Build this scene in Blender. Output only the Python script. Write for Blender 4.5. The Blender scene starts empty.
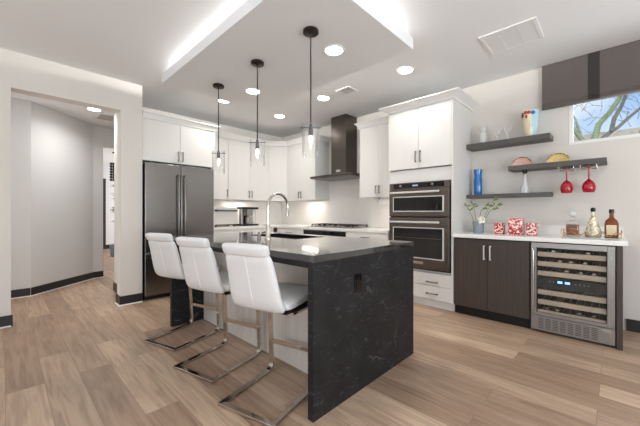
import bpy, bmesh, math, random
from mathutils import Vector, Matrix
random.seed(7)
SC = bpy.context.scene
COL = SC.collection
PI = math.pi
R = math.radians

# ---------------------------------------------------------------- camera
cam_d = bpy.data.cameras.new('camera')
cam = bpy.data.objects.new('camera', cam_d)
COL.objects.link(cam)
cam.location = (0, 0, 1.15)
cam.rotation_euler = (R(90), 0, R(-46))
cam_d.sensor_width = 36
cam_d.lens = 36 * 306 / 640
cam_d.clip_start = 0.05
SC.camera = cam

# ---------------------------------------------------------------- world, exposure
SC.view_settings.view_transform = 'Standard'
SC.view_settings.look = 'None'
SC.view_settings.gamma = 1.0
SC.view_settings.use_curve_mapping = False
SC.view_settings.exposure = 0.05
SC.cycles.max_bounces = 10
SC.cycles.diffuse_bounces = 5
SC.cycles.transparent_max_bounces = 16
SC.cycles.caustics_reflective = False
SC.cycles.caustics_refractive = False
SC.cycles.use_denoising = True
SC.cycles.sample_clamp_indirect = 6.0

W = bpy.data.worlds.new('sky'); SC.world = W; W.use_nodes = True
wn = W.node_tree.nodes; wl = W.node_tree.links; wn.clear()
wo = wn.new('ShaderNodeOutputWorld'); wb = wn.new('ShaderNodeBackground')
tc = wn.new('ShaderNodeTexCoord'); sx = wn.new('ShaderNodeSeparateXYZ')
rp = wn.new('ShaderNodeValToRGB'); nz = wn.new('ShaderNodeTexNoise'); mx = wn.new('ShaderNodeMixRGB')
rp.color_ramp.elements[0].position = 0.05; rp.color_ramp.elements[0].color = (.80, .90, .98, 1)
rp.color_ramp.elements[1].position = 0.36; rp.color_ramp.elements[1].color = (.17, .43, .86, 1)
nz.inputs['Scale'].default_value = 5; nz.inputs['Detail'].default_value = 6
cr = wn.new('ShaderNodeValToRGB'); cr.color_ramp.elements[0].position = .5; cr.color_ramp.elements[1].position = .68
wl.new(tc.outputs['Generated'], sx.inputs[0]); wl.new(sx.outputs['Z'], rp.inputs[0])
wl.new(tc.outputs['Generated'], nz.inputs['Vector']); wl.new(nz.outputs['Fac'], cr.inputs[0])
wl.new(cr.outputs[0], mx.inputs[0]); wl.new(rp.outputs[0], mx.inputs[1]); mx.inputs[2].default_value = (.95, .97, 1, 1)
wl.new(mx.outputs[0], wb.inputs[0]); wb.inputs[1].default_value = 1.05
wl.new(wb.outputs[0], wo.inputs[0])

def area(name, loc, rot, sx_, sy_, power, color=(1, 1, 1), shape='RECTANGLE', spread=None):
    l = bpy.data.lights.new(name, 'AREA'); l.shape = shape; l.size = sx_
    if shape in ('RECTANGLE', 'ELLIPSE'): l.size_y = sy_
    l.energy = power; l.color = color
    if spread: l.spread = R(spread)
    o = bpy.data.objects.new(name, l); COL.objects.link(o)
    o.location = loc; o.rotation_euler = rot
    return o
# daylight through the two window walls of the living area behind the camera
DAY = (.91, .958, 1)
area('daylight_south', (0.6, -3.02, 1.35), (R(90), 0, 0), 4.4, 2.1, 26, DAY)
area('daylight_west', (-2.82, 0.4, 1.35), (0, R(-90), 0), 2.1, 4.2, 10, DAY)
# added fill lamps at the same windows, tilted up to brighten the ceiling
area('ceiling_fill_south', (0.6, -2.96, 1.2), (R(140), 0, 0), 4.2, 1.4, 112, DAY)
area('ceiling_fill_west', (-2.76, 0.4, 1.2), (0, R(-140), 0), 1.4, 4.0, 50, DAY)
sun_d = bpy.data.lights.new('sun', 'SUN'); sun_d.energy = 1.6; sun_d.angle = R(1); sun_d.color = (1, .96, .9)
sun = bpy.data.objects.new('sun', sun_d); COL.objects.link(sun); sun.rotation_euler = (R(12), R(-42), 0)
# daylight in the hall's far room; added fill lamp at the hall's left end
area('hall_fill', (-2.8, 5.3, 1.4), (0, R(-90), 0), 2.0, 0.8, 30, (.97, .98, 1))
area('daylight_far_room', (4.3, 9.5, 1.4), (0, R(90), 0), 2.0, 3.0, 100, (.97, .98, 1))
# daylight through the high kitchen window
area('daylight_high_window', (4.44, -0.5, 2.1), (0, R(90), 0), 0.42, 1.5, 9, (.92, .96, 1))

# ---------------------------------------------------------------- materials
def lin(c):
    c = c / 255.0
    return c / 12.92 if c <= .04045 else ((c + .055) / 1.055) ** 2.4
def rgb(r, g, b): return (lin(r), lin(g), lin(b), 1)
def newmat(name):
    m = bpy.data.materials.new(name); m.use_nodes = True
    nt = m.node_tree
    return m, nt, nt.nodes['Principled BSDF']
def mat(name, col, rough=.5, metal=0, bump=0, bscale=200, coat=0, spec=None, var=0, vscale=(1, 1, 1), vs=6, emit=None, es=0):
    m, nt, b = newmat(name)
    b.inputs['Base Color'].default_value = col
    b.inputs['Roughness'].default_value = rough
    b.inputs['Metallic'].default_value = metal
    if coat: b.inputs['Coat Weight'].default_value = coat; b.inputs['Coat Roughness'].default_value = .05
    if spec is not None: b.inputs['Specular IOR Level'].default_value = spec
    if emit: b.inputs['Emission Color'].default_value = emit; b.inputs['Emission Strength'].default_value = es
    if var or bump:
        t = nt.nodes.new('ShaderNodeTexCoord'); mp = nt.nodes.new('ShaderNodeMapping'); mp.inputs['Scale'].default_value = vscale
        nt.links.new(t.outputs['Object'], mp.inputs[0])
    if var:
        n = nt.nodes.new('ShaderNodeTexNoise'); n.inputs['Scale'].default_value = vs; n.inputs['Detail'].default_value = 5
        nt.links.new(mp.outputs[0], n.inputs['Vector'])
        r_ = nt.nodes.new('ShaderNodeMapRange'); r_.inputs['From Min'].default_value = .25; r_.inputs['From Max'].default_value = .75
        r_.inputs['To Min'].default_value = 1 - var; r_.inputs['To Max'].default_value = 1 + var
        nt.links.new(n.outputs['Fac'], r_.inputs[0])
        h = nt.nodes.new('ShaderNodeMixRGB'); h.blend_type = 'MULTIPLY'; h.inputs[0].default_value = 1; h.inputs[1].default_value = col
        nt.links.new(r_.outputs[0], h.inputs[2]); nt.links.new(h.outputs[0], b.inputs['Base Color'])
    if bump:
        n2 = nt.nodes.new('ShaderNodeTexNoise'); n2.inputs['Scale'].default_value = bscale; n2.inputs['Detail'].default_value = 3
        nt.links.new(mp.outputs[0], n2.inputs['Vector'])
        bp = nt.nodes.new('ShaderNodeBump'); bp.inputs['Strength'].default_value = bump; bp.inputs['Distance'].default_value = .004
        nt.links.new(n2.outputs['Fac'], bp.inputs['Height']); nt.links.new(bp.outputs[0], b.inputs['Normal'])
    return m
def thin_glass(name, tint=(1, 1, 1, 1), rough=.02, edge=.55, base=.035):
    """pane or shell that mirrors more towards its edges"""
    m = bpy.data.materials.new(name); m.use_nodes = True; nt = m.node_tree; nt.nodes.clear()
    o = nt.nodes.new('ShaderNodeOutputMaterial'); mix = nt.nodes.new('ShaderNodeMixShader')
    tr = nt.nodes.new('ShaderNodeBsdfTransparent'); gl = nt.nodes.new('ShaderNodeBsdfGlossy'); lw = nt.nodes.new('ShaderNodeLayerWeight')
    pw = nt.nodes.new('ShaderNodeMath'); pw.operation = 'POWER'; pw.inputs[1].default_value = 3.0
    mr = nt.nodes.new('ShaderNodeMapRange'); mr.inputs['To Min'].default_value = base; mr.inputs['To Max'].default_value = edge
    tr.inputs[0].default_value = tint; gl.inputs['Roughness'].default_value = rough; lw.inputs[0].default_value = .5
    nt.links.new(lw.outputs['Facing'], pw.inputs[0]); nt.links.new(pw.outputs[0], mr.inputs[0]); nt.links.new(mr.outputs[0], mix.inputs[0])
    nt.links.new(tr.outputs[0], mix.inputs[1]); nt.links.new(gl.outputs[0], mix.inputs[2])
    nt.links.new(mix.outputs[0], o.inputs[0])
    return m
def emis(name, col, s):
    m = bpy.data.materials.new(name); m.use_nodes = True; nt = m.node_tree; nt.nodes.clear()
    o = nt.nodes.new('ShaderNodeOutputMaterial'); e = nt.nodes.new('ShaderNodeEmission')
    e.inputs[0].default_value = col; e.inputs[1].default_value = s; nt.links.new(e.outputs[0], o.inputs[0])
    return m
def floor_mat():
    m, nt, b = newmat('oak_plank_floor'); N = nt.nodes.new; L = nt.links.new
    t = N('ShaderNodeTexCoord'); s = N('ShaderNodeSeparateXYZ'); c = N('ShaderNodeCombineXYZ')
    L(t.outputs['Object'], s.inputs[0]); L(s.outputs['Y'], c.inputs['X']); L(s.outputs['X'], c.inputs['Y'])
    br = N('ShaderNodeTexBrick'); L(c.outputs[0], br.inputs['Vector'])
    br.offset = .37; br.inputs['Scale'].default_value = 1; br.inputs['Brick Width'].default_value = 1.35; br.inputs['Row Height'].default_value = .185
    br.inputs['Mortar Size'].default_value = .0016; br.inputs['Mortar Smooth'].default_value = .3; br.inputs['Bias'].default_value = -.05
    br.inputs['Color1'].default_value = rgb(201, 174, 149); br.inputs['Color2'].default_value = rgb(160, 132, 109); br.inputs['Mortar'].default_value = rgb(138, 116, 98)
    mp = N('ShaderNodeMapping'); mp.inputs['Scale'].default_value = (16, 1.1, 1); L(t.outputs['Object'], mp.inputs[0])
    # let each plank carry its own grain
    ad = N('ShaderNodeVectorMath'); ad.operation = 'ADD'; sc = N('ShaderNodeVectorMath'); sc.operation = 'SCALE'; sc.inputs['Scale'].default_value = 40
    L(br.outputs['Color'], sc.inputs[0]); L(mp.outputs[0], ad.inputs[0]); L(sc.outputs[0], ad.inputs[1])
    n = N('ShaderNodeTexNoise'); n.inputs['Scale'].default_value = 1.6; n.inputs['Detail'].default_value = 7; n.inputs['Distortion'].default_value = 1.2; L(ad.outputs[0], n.inputs['Vector'])
    r_ = N('ShaderNodeValToRGB'); e = r_.color_ramp.elements
    e[0].position = .27; e[0].color = (.60, .55, .51, 1); e[1].position = .60; e[1].color = (1.06, 1.06, 1.06, 1)
    L(n.outputs['Fac'], r_.inputs[0])
    n2 = N('ShaderNodeTexNoise'); n2.inputs['Scale'].default_value = 1.1; n2.inputs['Detail'].default_value = 2; L(t.outputs['Object'], n2.inputs['Vector'])
    m2 = N('ShaderNodeMapRange'); m2.inputs['To Min'].default_value = .88; m2.inputs['To Max'].default_value = 1.10; m2.inputs['From Min'].default_value = .3; m2.inputs['From Max'].default_value = .7; L(n2.outputs['Fac'], m2.inputs[0])
    x1 = N('ShaderNodeMixRGB'); x1.blend_type = 'MULTIPLY'; x1.inputs[0].default_value = .85; L(br.outputs['Color'], x1.inputs[1]); L(r_.outputs[0], x1.inputs[2])
    x2 = N('ShaderNodeMixRGB'); x2.blend_type = 'MULTIPLY'; x2.inputs[0].default_value = 1; L(x1.outputs[0], x2.inputs[1]); L(m2.outputs[0], x2.inputs[2])
    L(x2.outputs[0], b.inputs['Base Color']); b.inputs['Roughness'].default_value = .42
    bp = N('ShaderNodeBump'); bp.inputs['Strength'].default_value = .15; bp.inputs['Distance'].default_value = .002
    L(n.outputs['Fac'], bp.inputs['Height']); L(bp.outputs[0], b.inputs['Normal'])
    return m
def stone_mat(name, polished):
    m, nt, b = newmat(name); N = nt.nodes.new; L = nt.links.new
    t = N('ShaderNodeTexCoord')
    n = N('ShaderNodeTexNoise'); n.inputs['Scale'].default_value = 5; n.inputs['Detail'].default_value = 9; n.inputs['Roughness'].default_value = .65; L(t.outputs['Object'], n.inputs['Vector'])
    r1 = N('ShaderNodeValToRGB'); r1.color_ramp.elements[0].position = .3; r1.color_ramp.elements[0].color = rgb(13, 13, 14)
    r1.color_ramp.elements[1].position = .75; r1.color_ramp.elements[1].color = rgb(38, 38, 40); L(n.outputs['Fac'], r1.inputs[0])
    d = N('ShaderNodeTexNoise'); d.inputs['Scale'].default_value = 2.2; d.inputs['Detail'].default_value = 6; L(t.outputs['Object'], d.inputs['Vector'])
    mx_ = N('ShaderNodeMixRGB'); mx_.inputs[0].default_value = .35; L(t.outputs['Object'], mx_.inputs[1]); L(d.outputs['Color'], mx_.inputs[2])
    v = N('ShaderNodeTexVoronoi'); v.feature = 'DISTANCE_TO_EDGE'; v.inputs['Scale'].default_value = 3.4; L(mx_.outputs[0], v.inputs['Vector'])
    r2 = N('ShaderNodeValToRGB'); r2.color_ramp.elements[0].position = 0; r2.color_ramp.elements[0].color = (1, 1, 1, 1)
    r2.color_ramp.elements[1].position = .014; r2.color_ramp.elements[1].color = (0, 0, 0, 1); L(v.outputs['Distance'], r2.inputs[0])
    n3 = N('ShaderNodeTexNoise'); n3.inputs['Scale'].default_value = 3; L(t.outputs['Object'], n3.inputs['Vector'])
    r3 = N('ShaderNodeValToRGB'); r3.color_ramp.elements[0].position = .5; r3.color_ramp.elements[1].position = .72; L(n3.outputs['Fac'], r3.inputs[0])
    k = N('ShaderNodeMath'); k.operation = 'MULTIPLY'; L(r2.outputs[0], k.inputs[0]); L(r3.outputs[0], k.inputs[1])
    k2 = N('ShaderNodeMath'); k2.operation = 'MULTIPLY'; k2.inputs[1].default_value = .35; L(k.outputs[0], k2.inputs[0])
    mm = N('ShaderNodeMixRGB'); L(k2.outputs[0], mm.inputs[0]); L(r1.outputs[0], mm.inputs[1]); mm.inputs[2].default_value = rgb(170, 165, 158)
    L(mm.outputs[0], b.inputs['Base Color']); # fine pale scratches of the leathered face
    mp = N('ShaderNodeMapping'); mp.inputs['Rotation'].default_value = (0, R(35), 0); mp.inputs['Scale'].default_value = (11, 11, 42); L(t.outputs['Object'], mp.inputs[0])
    n4 = N('ShaderNodeTexNoise'); n4.inputs['Scale'].default_value = 1; n4.inputs['Detail'].default_value = 5; n4.inputs['Distortion'].default_value = 1.5; L(mp.outputs[0], n4.inputs['Vector'])
    r4 = N('ShaderNodeValToRGB'); r4.color_ramp.elements[0].position = .58; r4.color_ramp.elements[1].position = .78; L(n4.outputs['Fac'], r4.inputs[0])
    k4 = N('ShaderNodeMath'); k4.operation = 'MULTIPLY'; k4.inputs[1].default_value = .32; L(r4.outputs[0], k4.inputs[0])
    m4 = N('ShaderNodeMixRGB'); L(k4.outputs[0], m4.inputs[0]); L(mm.outputs[0], m4.inputs[1]); m4.inputs[2].default_value = rgb(128, 128, 130)
    L(m4.outputs[0], b.inputs['Base Color'])
    if polished: b.inputs['Roughness'].default_value = .12; b.inputs['Specular IOR Level'].default_value = .9; b.inputs['Coat Weight'].default_value = 1; b.inputs['Coat Roughness'].default_value = .06
    else: b.inputs['Roughness'].default_value = .55; b.inputs['Specular IOR Level'].default_value = .35
    return m
def mosaic_mat():
    m, nt, b = newmat('red_white_mosaic'); N = nt.nodes.new; L = nt.links.new
    t = N('ShaderNodeTexCoord'); v = N('ShaderNodeTexVoronoi'); v.inputs['Scale'].default_value = 75; L(t.outputs['Object'], v.inputs['Vector'])
    r1 = N('ShaderNodeValToRGB'); r1.color_ramp.interpolation = 'CONSTANT'; e = r1.color_ramp.elements
    e[0].color = rgb(172, 32, 34); e[1].position = .38; e[1].color = rgb(238, 215, 205); x = e.new(.68); x.color = rgb(150, 25, 30); x = e.new(.85); x.color = rgb(230, 120, 110)
    s = N('ShaderNodeSeparateColor'); L(v.outputs['Color'], s.inputs[0]); L(s.outputs[0], r1.inputs[0]); L(r1.outputs[0], b.inputs['Base Color'])
    b.inputs['Roughness'].default_value = .15
    return m

M = {}
M['floor'] = floor_mat()
M['stone'] = stone_mat('black_polished_stone', True)
M['stoneface'] = stone_mat('black_leathered_stone', False)
M['mosaic'] = mosaic_mat()
M['wall'] = mat('greige_wall_paint', rgb(221, 216, 209), .85, bump=.08, bscale=160)
M['wall_hall'] = mat('pale_grey_wall_paint', rgb(222, 222, 222), .85, bump=.08, bscale=160)
M['ceiling'] = mat('white_ceiling_paint', rgb(239, 240, 241), .9, bump=.1, bscale=140)
M['base'] = mat('black_baseboard_paint', rgb(35, 34, 34), .4)
M['white'] = mat('white_woodgrain_laminate', rgb(224, 222, 218), .42, var=.03, vscale=(60, 60, 1.2), vs=2, bump=.05, bscale=2)
M['whitepaint'] = mat('white_trim_paint', rgb(238, 237, 235), .5, bump=.02)
M['quartz'] = mat('white_quartz', rgb(238, 236, 232), .2, var=.02, vs=8)
M['tile'] = mat('white_backsplash_slab', rgb(238, 234, 229), .25, var=.025, vs=4)
M['darkwood'] = mat('espresso_woodgrain', rgb(66, 56, 50), .45, var=.38, vscale=(70, 70, 1.0), vs=2.2, bump=.1, bscale=2)
M['greywood'] = mat('washed_oak_panel', rgb(222, 214, 204), .5, var=.10, vscale=(22, 22, .8), vs=2)
M['shelf'] = mat('charcoal_shelf_wood', rgb(84, 80, 77), .5, var=.18, vscale=(8, 1, 60), vs=3)
M['blackss'] = mat('black_stainless', rgb(134, 130, 127), .27, 1, var=.05, vscale=(1, 1, 40), vs=4)
M['bronze'] = mat('brushed_bronze_steel', rgb(118, 110, 104), .3, 1, var=.05, vscale=(1, 1, 40), vs=4)
M['blackss_dark'] = mat('dark_edge_steel', rgb(40, 38, 37), .4, .6)
M['steel'] = mat('brushed_stainless', rgb(156, 152, 148), .38, 1, var=.04, vscale=(1, 1, 60), vs=4)
M['steelwarm'] = mat('warm_rack_steel', rgb(206, 194, 174), .45, .35, var=.05, vscale=(1, 2, 50), vs=4)
M['toaster'] = mat('satin_silver', rgb(214, 212, 208), .35, .25)
M['chrome'] = mat('polished_chrome', rgb(206, 198, 190), .12, 1)
M['nickel'] = mat('dark_nickel_pull', rgb(140, 136, 132), .3, 1)
M['leather'] = mat('white_leather', rgb(228, 227, 226), .45, bump=.12, bscale=260)
M['nickelgrey'] = mat('grille_gap_shade', rgb(150, 150, 150), .9)  # grey of the return grille backing, painted as shade between its slats
M['black'] = mat('black_plastic', rgb(22, 22, 23), .35)
M['blackglass'] = mat('black_oven_glass', rgb(14, 14, 15), .06)
M['ovenglass'] = mat('smoked_oven_glass', rgb(40, 39, 38), .1)
M['cavity'] = mat('dark_cooler_interior', rgb(20, 19, 19), .6)
M['iron'] = mat('cast_iron', rgb(50, 44, 40), .55, .2)
M['shade_fabric'] = mat('taupe_shade_fabric', rgb(104, 96, 92), .95, bump=.4, bscale=500, var=.1, vscale=(1, 1, 12), vs=20)
M['shade_band'] = mat('charcoal_shade_band', rgb(60, 56, 54), .95, bump=.3, bscale=500)
M['glass'] = thin_glass('clear_glass', edge=.8, base=.06)
M['winglass'] = thin_glass('window_glass', (.97, .99, 1, 1))
M['smokeglass'] = thin_glass('cooler_door_glass', (.93, .92, .91, 1))
M['redglass'] = mat('ruby_glass', rgb(205, 14, 42), .08, coat=.5)
M['redglass'].node_tree.nodes['Principled BSDF'].inputs['Transmission Weight'].default_value = .35
M['blueglass'] = mat('cobalt_blue_glass', rgb(24, 122, 196), .1, coat=.5)
M['blueglass'].node_tree.nodes['Principled BSDF'].inputs['Transmission Weight'].default_value = .2
M['crystal'] = mat('frosted_crystal', rgb(246, 246, 244), .12)
M['crystal'].node_tree.nodes['Principled BSDF'].inputs['Transmission Weight'].default_value = .35
M['amber'] = mat('amber_liquor', rgb(168, 92, 34), .1)
M['amber'].node_tree.nodes['Principled BSDF'].inputs['Transmission Weight'].default_value = .3
M['darkamber'] = mat('dark_amber_liquor', rgb(120, 62, 22), .1)
M['goldpat'] = mat('gilded_glass', rgb(222, 212, 186), .18, .15, var=.75, vs=45)
M['cream'] = mat('cream_paper', rgb(226, 208, 170), .7, var=.15, vs=80)
M['gold'] = mat('gold_trim', rgb(200, 160, 100), .25, .9)
M['silver'] = mat('silver_plate', rgb(205, 203, 198), .2, 1)
M['greypot'] = mat('blue_grey_ceramic', rgb(130, 142, 153), .5, var=.06, vs=30)
M['leaf'] = mat('green_leaf', rgb(118, 140, 70), .5, var=.3, vs=30)
M['petal'] = mat('white_petal', rgb(240, 238, 228), .6)
M['bark'] = mat('green_bark', rgb(168, 176, 128), .9, var=.35, vs=9)
M['barkdark'] = mat('grey_brown_bark', rgb(140, 134, 118), .9, var=.3, vs=9)
M['block'] = mat('tan_block_wall', rgb(214, 196, 172), .9, var=.15, vs=14)
M['ground'] = mat('desert_gravel', rgb(186, 170, 150), .95, var=.2, vs=60)
M['led'] = emis('led_lens', (1, .97, .92, 1), 22)
M['bulb'] = emis('warm_filament', (1, .88, .72, 1), 9)
M['display'] = emis('blue_display', (.12, .3, 1, 1), 5)
M['display_dim'] = emis('pale_display', (.6, .75, 1, 1), .8)
M['coral'] = mat('pink_glaze', rgb(224, 176, 160), .25, var=.12, vs=30)
M['ochre'] = mat('yellow_glaze', rgb(228, 196, 122), .25, var=.2, vs=30)
M['umber'] = mat('brown_glaze', rgb(92, 64, 48), .3, var=.4, vs=60)
M['bluepale'] = mat('pale_blue_glaze', rgb(178, 214, 222), .3)
M['creamglaze'] = mat('cream_glaze', rgb(236, 226, 196), .3, var=.05, vs=20)
M['redglaze'] = mat('red_glaze', rgb(196, 44, 34), .3)
M['blueglaze'] = mat('blue_glaze', rgb(60, 110, 170), .3)
M['paper'] = mat('white_paper', rgb(244, 243, 240), .9)
M['foliage'] = mat('plant_foliage', rgb(96, 140, 62), .6, var=.3, vs=10)
M['wine'] = mat('dark_bottle_glass', rgb(52, 56, 50), .12, coat=.4)

# ---------------------------------------------------------------- mesh helpers
class Fr:
    """a facing frame: u runs left to right for the viewer, n points at the viewer"""
    def __init__(s, x, y, ux, uy):
        l = math.hypot(ux, uy); s.o = Vector((x, y, 0)); s.u = Vector((ux / l, uy / l, 0)); s.n = Vector((uy / l, -ux / l, 0))
    def p(s, u, d, z): return s.o + s.u * u + s.n * d + Vector((0, 0, z))
WORLD = Fr(0, 0, 1, 0); WORLD.n = Vector((0, 1, 0))
def bx(bm, x0, x1, y0, y1, z0, z1, fr=WORLD):
    v = [bm.verts.new(fr.p(a, b, c)) for a in (x0, x1) for b in (y0, y1) for c in (z0, z1)]
    for f in ((0, 1, 3, 2), (4, 6, 7, 5), (0, 4, 5, 1), (2, 3, 7, 6), (0, 2, 6, 4), (1, 5, 7, 3)):
        bm.faces.new([v[i] for i in f])
    return v
def fbx(bm, fr, u0, u1, d0, d1, z0, z1): return bx(bm, u0, u1, d0, d1, z0, z1, fr)
def lathe(bm, prof, c=(0, 0, 0), n=24, cap=True, axis='z', sq=None):
    """prof: list of (r, z); sq > 0 makes the rings squarish"""
    rings = []
    for r, z in prof:
        ring = []
        for i in range(n):
            a = 2 * PI * (i + .5) / n
            ca, sa = math.cos(a), math.sin(a)
            if sq:
                k = (abs(ca) ** sq + abs(sa) ** sq) ** (-1 / sq); ca *= k; sa *= k
            p = (r * ca, r * sa, z)
            if axis == 'x': p = (z, r * ca, r * sa)
            if axis == 'y': p = (r * ca, z, r * sa)
            ring.append(bm.verts.new((c[0] + p[0], c[1] + p[1], c[2] + p[2])))
        rings.append(ring)
    for a, b in zip(rings, rings[1:]):
        for i in range(n): bm.faces.new((a[i], a[(i + 1) % n], b[(i + 1) % n], b[i]))
    if cap:
        bm.faces.new(list(reversed(rings[0]))); bm.faces.new(rings[-1])
def cyl(bm, r, z0, z1, c=(0, 0), n=20, axis='z'):
    lathe(bm, [(r, z0), (r, z1)], (c[0], c[1], 0) if axis == 'z' else c, n, True, axis)
def tube(bm, pts, rad, n=10, up=(0, 0, 1), rect=None, closed=False):
    """sweep a round (or rect = (w, h)) section along pts by parallel transport; rad may be a list"""
    pts = [Vector(p) for p in pts]; N = len(pts)
    tg = []
    for i in range(N):
        if closed: a, b = pts[(i - 1) % N], pts[(i + 1) % N]; d1 = (pts[i] - a).normalized(); d2 = (b - pts[i]).normalized()
        else:
            d1 = (pts[i] - pts[i - 1]).normalized() if i else (pts[1] - pts[0]).normalized()
            d2 = (pts[i + 1] - pts[i]).normalized() if i < N - 1 else d1
        t = (d1 + d2)
        t = t.normalized() if t.length > 1e-6 else d2
        tg.append((t, max(.35, t.dot(d2)), d1, d2))
    nrm = Vector(up); nrm = (nrm - tg[0][0] * nrm.dot(tg[0][0]))
    if nrm.length < 1e-4: nrm = Vector((1, 0, 0)); nrm = nrm - tg[0][0] * nrm.dot(tg[0][0])
    nrm.normalize()
    rings = []; prev = tg[0][0]
    for i in range(N):
        t, k, d1, d2 = tg[i]
        q = prev.rotation_difference(t); nrm = (q @ nrm); nrm = (nrm - t * nrm.dot(t)).normalized(); prev = t
        bi = t.cross(nrm)
        r = rad[i] if isinstance(rad, (list, tuple)) else rad
        bend = d2 - d1
        if rect: sec = [(-rect[0] / 2, -rect[1] / 2), (rect[0] / 2, -rect[1] / 2), (rect[0] / 2, rect[1] / 2), (-rect[0] / 2, rect[1] / 2)]
        else: sec = [(r * math.cos(2 * PI * j / n), r * math.sin(2 * PI * j / n)) for j in range(n)]
        ring = []
        for a, b in sec:
            off = bi * a + nrm * b
            if bend.length > 1e-4:
                bd = (bend - t * bend.dot(t)).normalized(); off = off + bd * (off.dot(bd) * (1 / k - 1))
            ring.append(bm.verts.new(pts[i] + off))
        rings.append(ring)
    m = len(rings[0])
    for a, b in list(zip(rings, rings[1:])) + ([(rings[-1], rings[0])] if closed else []):
        for j in range(m): bm.faces.new((a[j], a[(j + 1) % m], b[(j + 1) % m], b[j]))
    if not closed: bm.faces.new(list(reversed(rings[0]))); bm.faces.new(rings[-1])
def fillet(pts, r, n=5):
    """round the inner corners of a polyline; r may be a list"""
    pts = [Vector(p) for p in pts]; out = [pts[0]]
    for i in range(1, len(pts) - 1):
        a, b, c = pts[i - 1], pts[i], pts[i + 1]; rr = r[i] if isinstance(r, (list, tuple)) else r
        d1 = (a - b).normalized(); d2 = (c - b).normalized()
        if rr <= 0: out.append(b); continue
        p0 = b + d1 * rr; p1 = b + d2 * rr
        for k in range(n + 1):
            t = k / n; out.append(p0 * (1 - t) ** 2 + b * 2 * t * (1 - t) + p1 * t * t)
    out.append(pts[-1]); return out
def prism(bm, poly, z0, z1):
    a = [bm.verts.new((x, y, z0)) for x, y in poly]; b = [bm.verts.new((x, y, z1)) for x, y in poly]
    n = len(poly)
    for i in range(n): bm.faces.new((a[i], a[(i + 1) % n], b[(i + 1) % n], b[i]))
    bm.faces.new(list(reversed(a))); bm.faces.new(b)
def moulding(bm, path, prof):
    """sweep a profile [(out, z)] along a 2D path with mitres; 'out' is to the right of the walking direction"""
    P = [Vector((x, y)) for x, y in path]; rings = []
    for i in range(len(P)):
        d1 = (P[i] - P[i - 1]).normalized() if i else (P[1] - P[0]).normalized()
        d2 = (P[i + 1] - P[i]).normalized() if i < len(P) - 1 else d1
        n1 = Vector((d1.y, -d1.x)); n2 = Vector((d2.y, -d2.x)); m = (n1 + n2).normalized(); k = 1 / max(.3, m.dot(n1))
        rings.append([bm.verts.new((P[i].x + m.x * k * o, P[i].y + m.y * k * o, z)) for o, z in prof])
    q = len(prof)
    for a, b in zip(rings, rings[1:]):
        for j in range(q): bm.faces.new((a[j], a[(j + 1) % q], b[(j + 1) % q], b[j]))
    bm.faces.new(list(reversed(rings[0]))); bm.faces.new(rings[-1])
def origin_of(p):
    o = Vector((0, 0, 0))
    while p: o = o + Vector(p.location); p = p.parent
    return o
def obj(name, bm, m, parent=None, bevel=0, smooth=False, sub=0, local=False, seg=2):
    bmesh.ops.recalc_face_normals(bm, faces=bm.faces[:])
    me = bpy.data.meshes.new(name); 
    if parent is not None:
        if not local: bmesh.ops.translate(bm, verts=bm.verts[:], vec=-origin_of(parent))
        loc = None
    else:
        xs = [v.co for v in bm.verts]
        loc = Vector(((min(v.x for v in xs) + max(v.x for v in xs)) / 2, (min(v.y for v in xs) + max(v.y for v in xs)) / 2, min(v.z for v in xs)))
        bmesh.ops.translate(bm, verts=bm.verts[:], vec=-loc)
    if smooth:
        for f in bm.faces: f.smooth = True
    bm.to_mesh(me); bm.free()
    o = bpy.data.objects.new(name, me); COL.objects.link(o)
    for mm in (m if isinstance(m, (list, tuple)) else [m]): me.materials.append(mm)
    if parent is not None: o.parent = parent
    else: o.location = loc
    if bevel:
        b = o.modifiers.new('bevel', 'BEVEL'); b.width = bevel; b.segments = seg; b.limit_method = 'ANGLE'; b.angle_limit = R(40)
    if sub:
        s = o.modifiers.new('subdivision', 'SUBSURF'); s.levels = sub; s.render_levels = sub
    if smooth and not sub:
        try: me.set_sharp_from_angle(angle=R(40))
        except Exception: pass
    return o
def new(): return bmesh.new()
def thing(name, label, cat, loc=(0, 0, 0), rz=0, group=None):
    o = bpy.data.objects.new(name, None); COL.objects.link(o); o.location = loc; o.rotation_euler = (0, 0, rz); o.empty_display_size = .1
    return tag(o, label, cat, group)
def tag(o, label, cat, group=None, kind=None):
    o['label'] = label; o['category'] = cat
    if group: o['group'] = group
    if kind: o['kind'] = kind
    return o
def struct(name, bm, m, **k):
    o = obj(name, bm, m, **k); o['kind'] = 'structure'; return o
def boxobj(name, m, parent, *args, fr=WORLD, **k):
    bm = new(); bx(bm, *args, fr=fr); return obj(name, bm, m, parent, **k)
def sbox(name, m, *args, **k):
    bm = new(); bx(bm, *args); return struct(name, bm, m, **k)
def dup(root, loc, rz=None, label=None, group=None):
    r = root.copy(); COL.objects.link(r); r.location = loc
    if rz is not None: r.rotation_euler = (0, 0, rz)
    if label: r['label'] = label
    if group: r['group'] = group
    for ch in list(root.children):
        c = ch.copy(); COL.objects.link(c); c.parent = r
        for g in list(ch.children):
            d = g.copy(); COL.objects.link(d); d.parent = c
    return r

# ================================================================ setting
PX0 = 1.257
XW, YB, CE = 4.25, 5.28, 2.80          # right wall face, back wall face, ceiling height
YO0, YO1 = 4.42, 4.59                  # the thick wall with the hall opening
sbox('floor', M['floor'], -2.95, 4.45, -3.15, 12.4, -.06, 0)
bm = new(); bx(bm, -2.95, 4.45, -3.15, 4.595, CE, CE + .1); bx(bm, 1.156, 4.45, 4.595, 5.4, CE, CE + .1)
struct('ceiling', bm, M['ceiling'])
bm = new(); bx(bm, -2.95, 1.155, 4.595, 5.4, 2.70, 2.80); bx(bm, -2.95, 4.45, 5.405, 12.4, 2.70, 2.80)
struct('ceiling_hall', bm, M['ceiling'])
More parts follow.
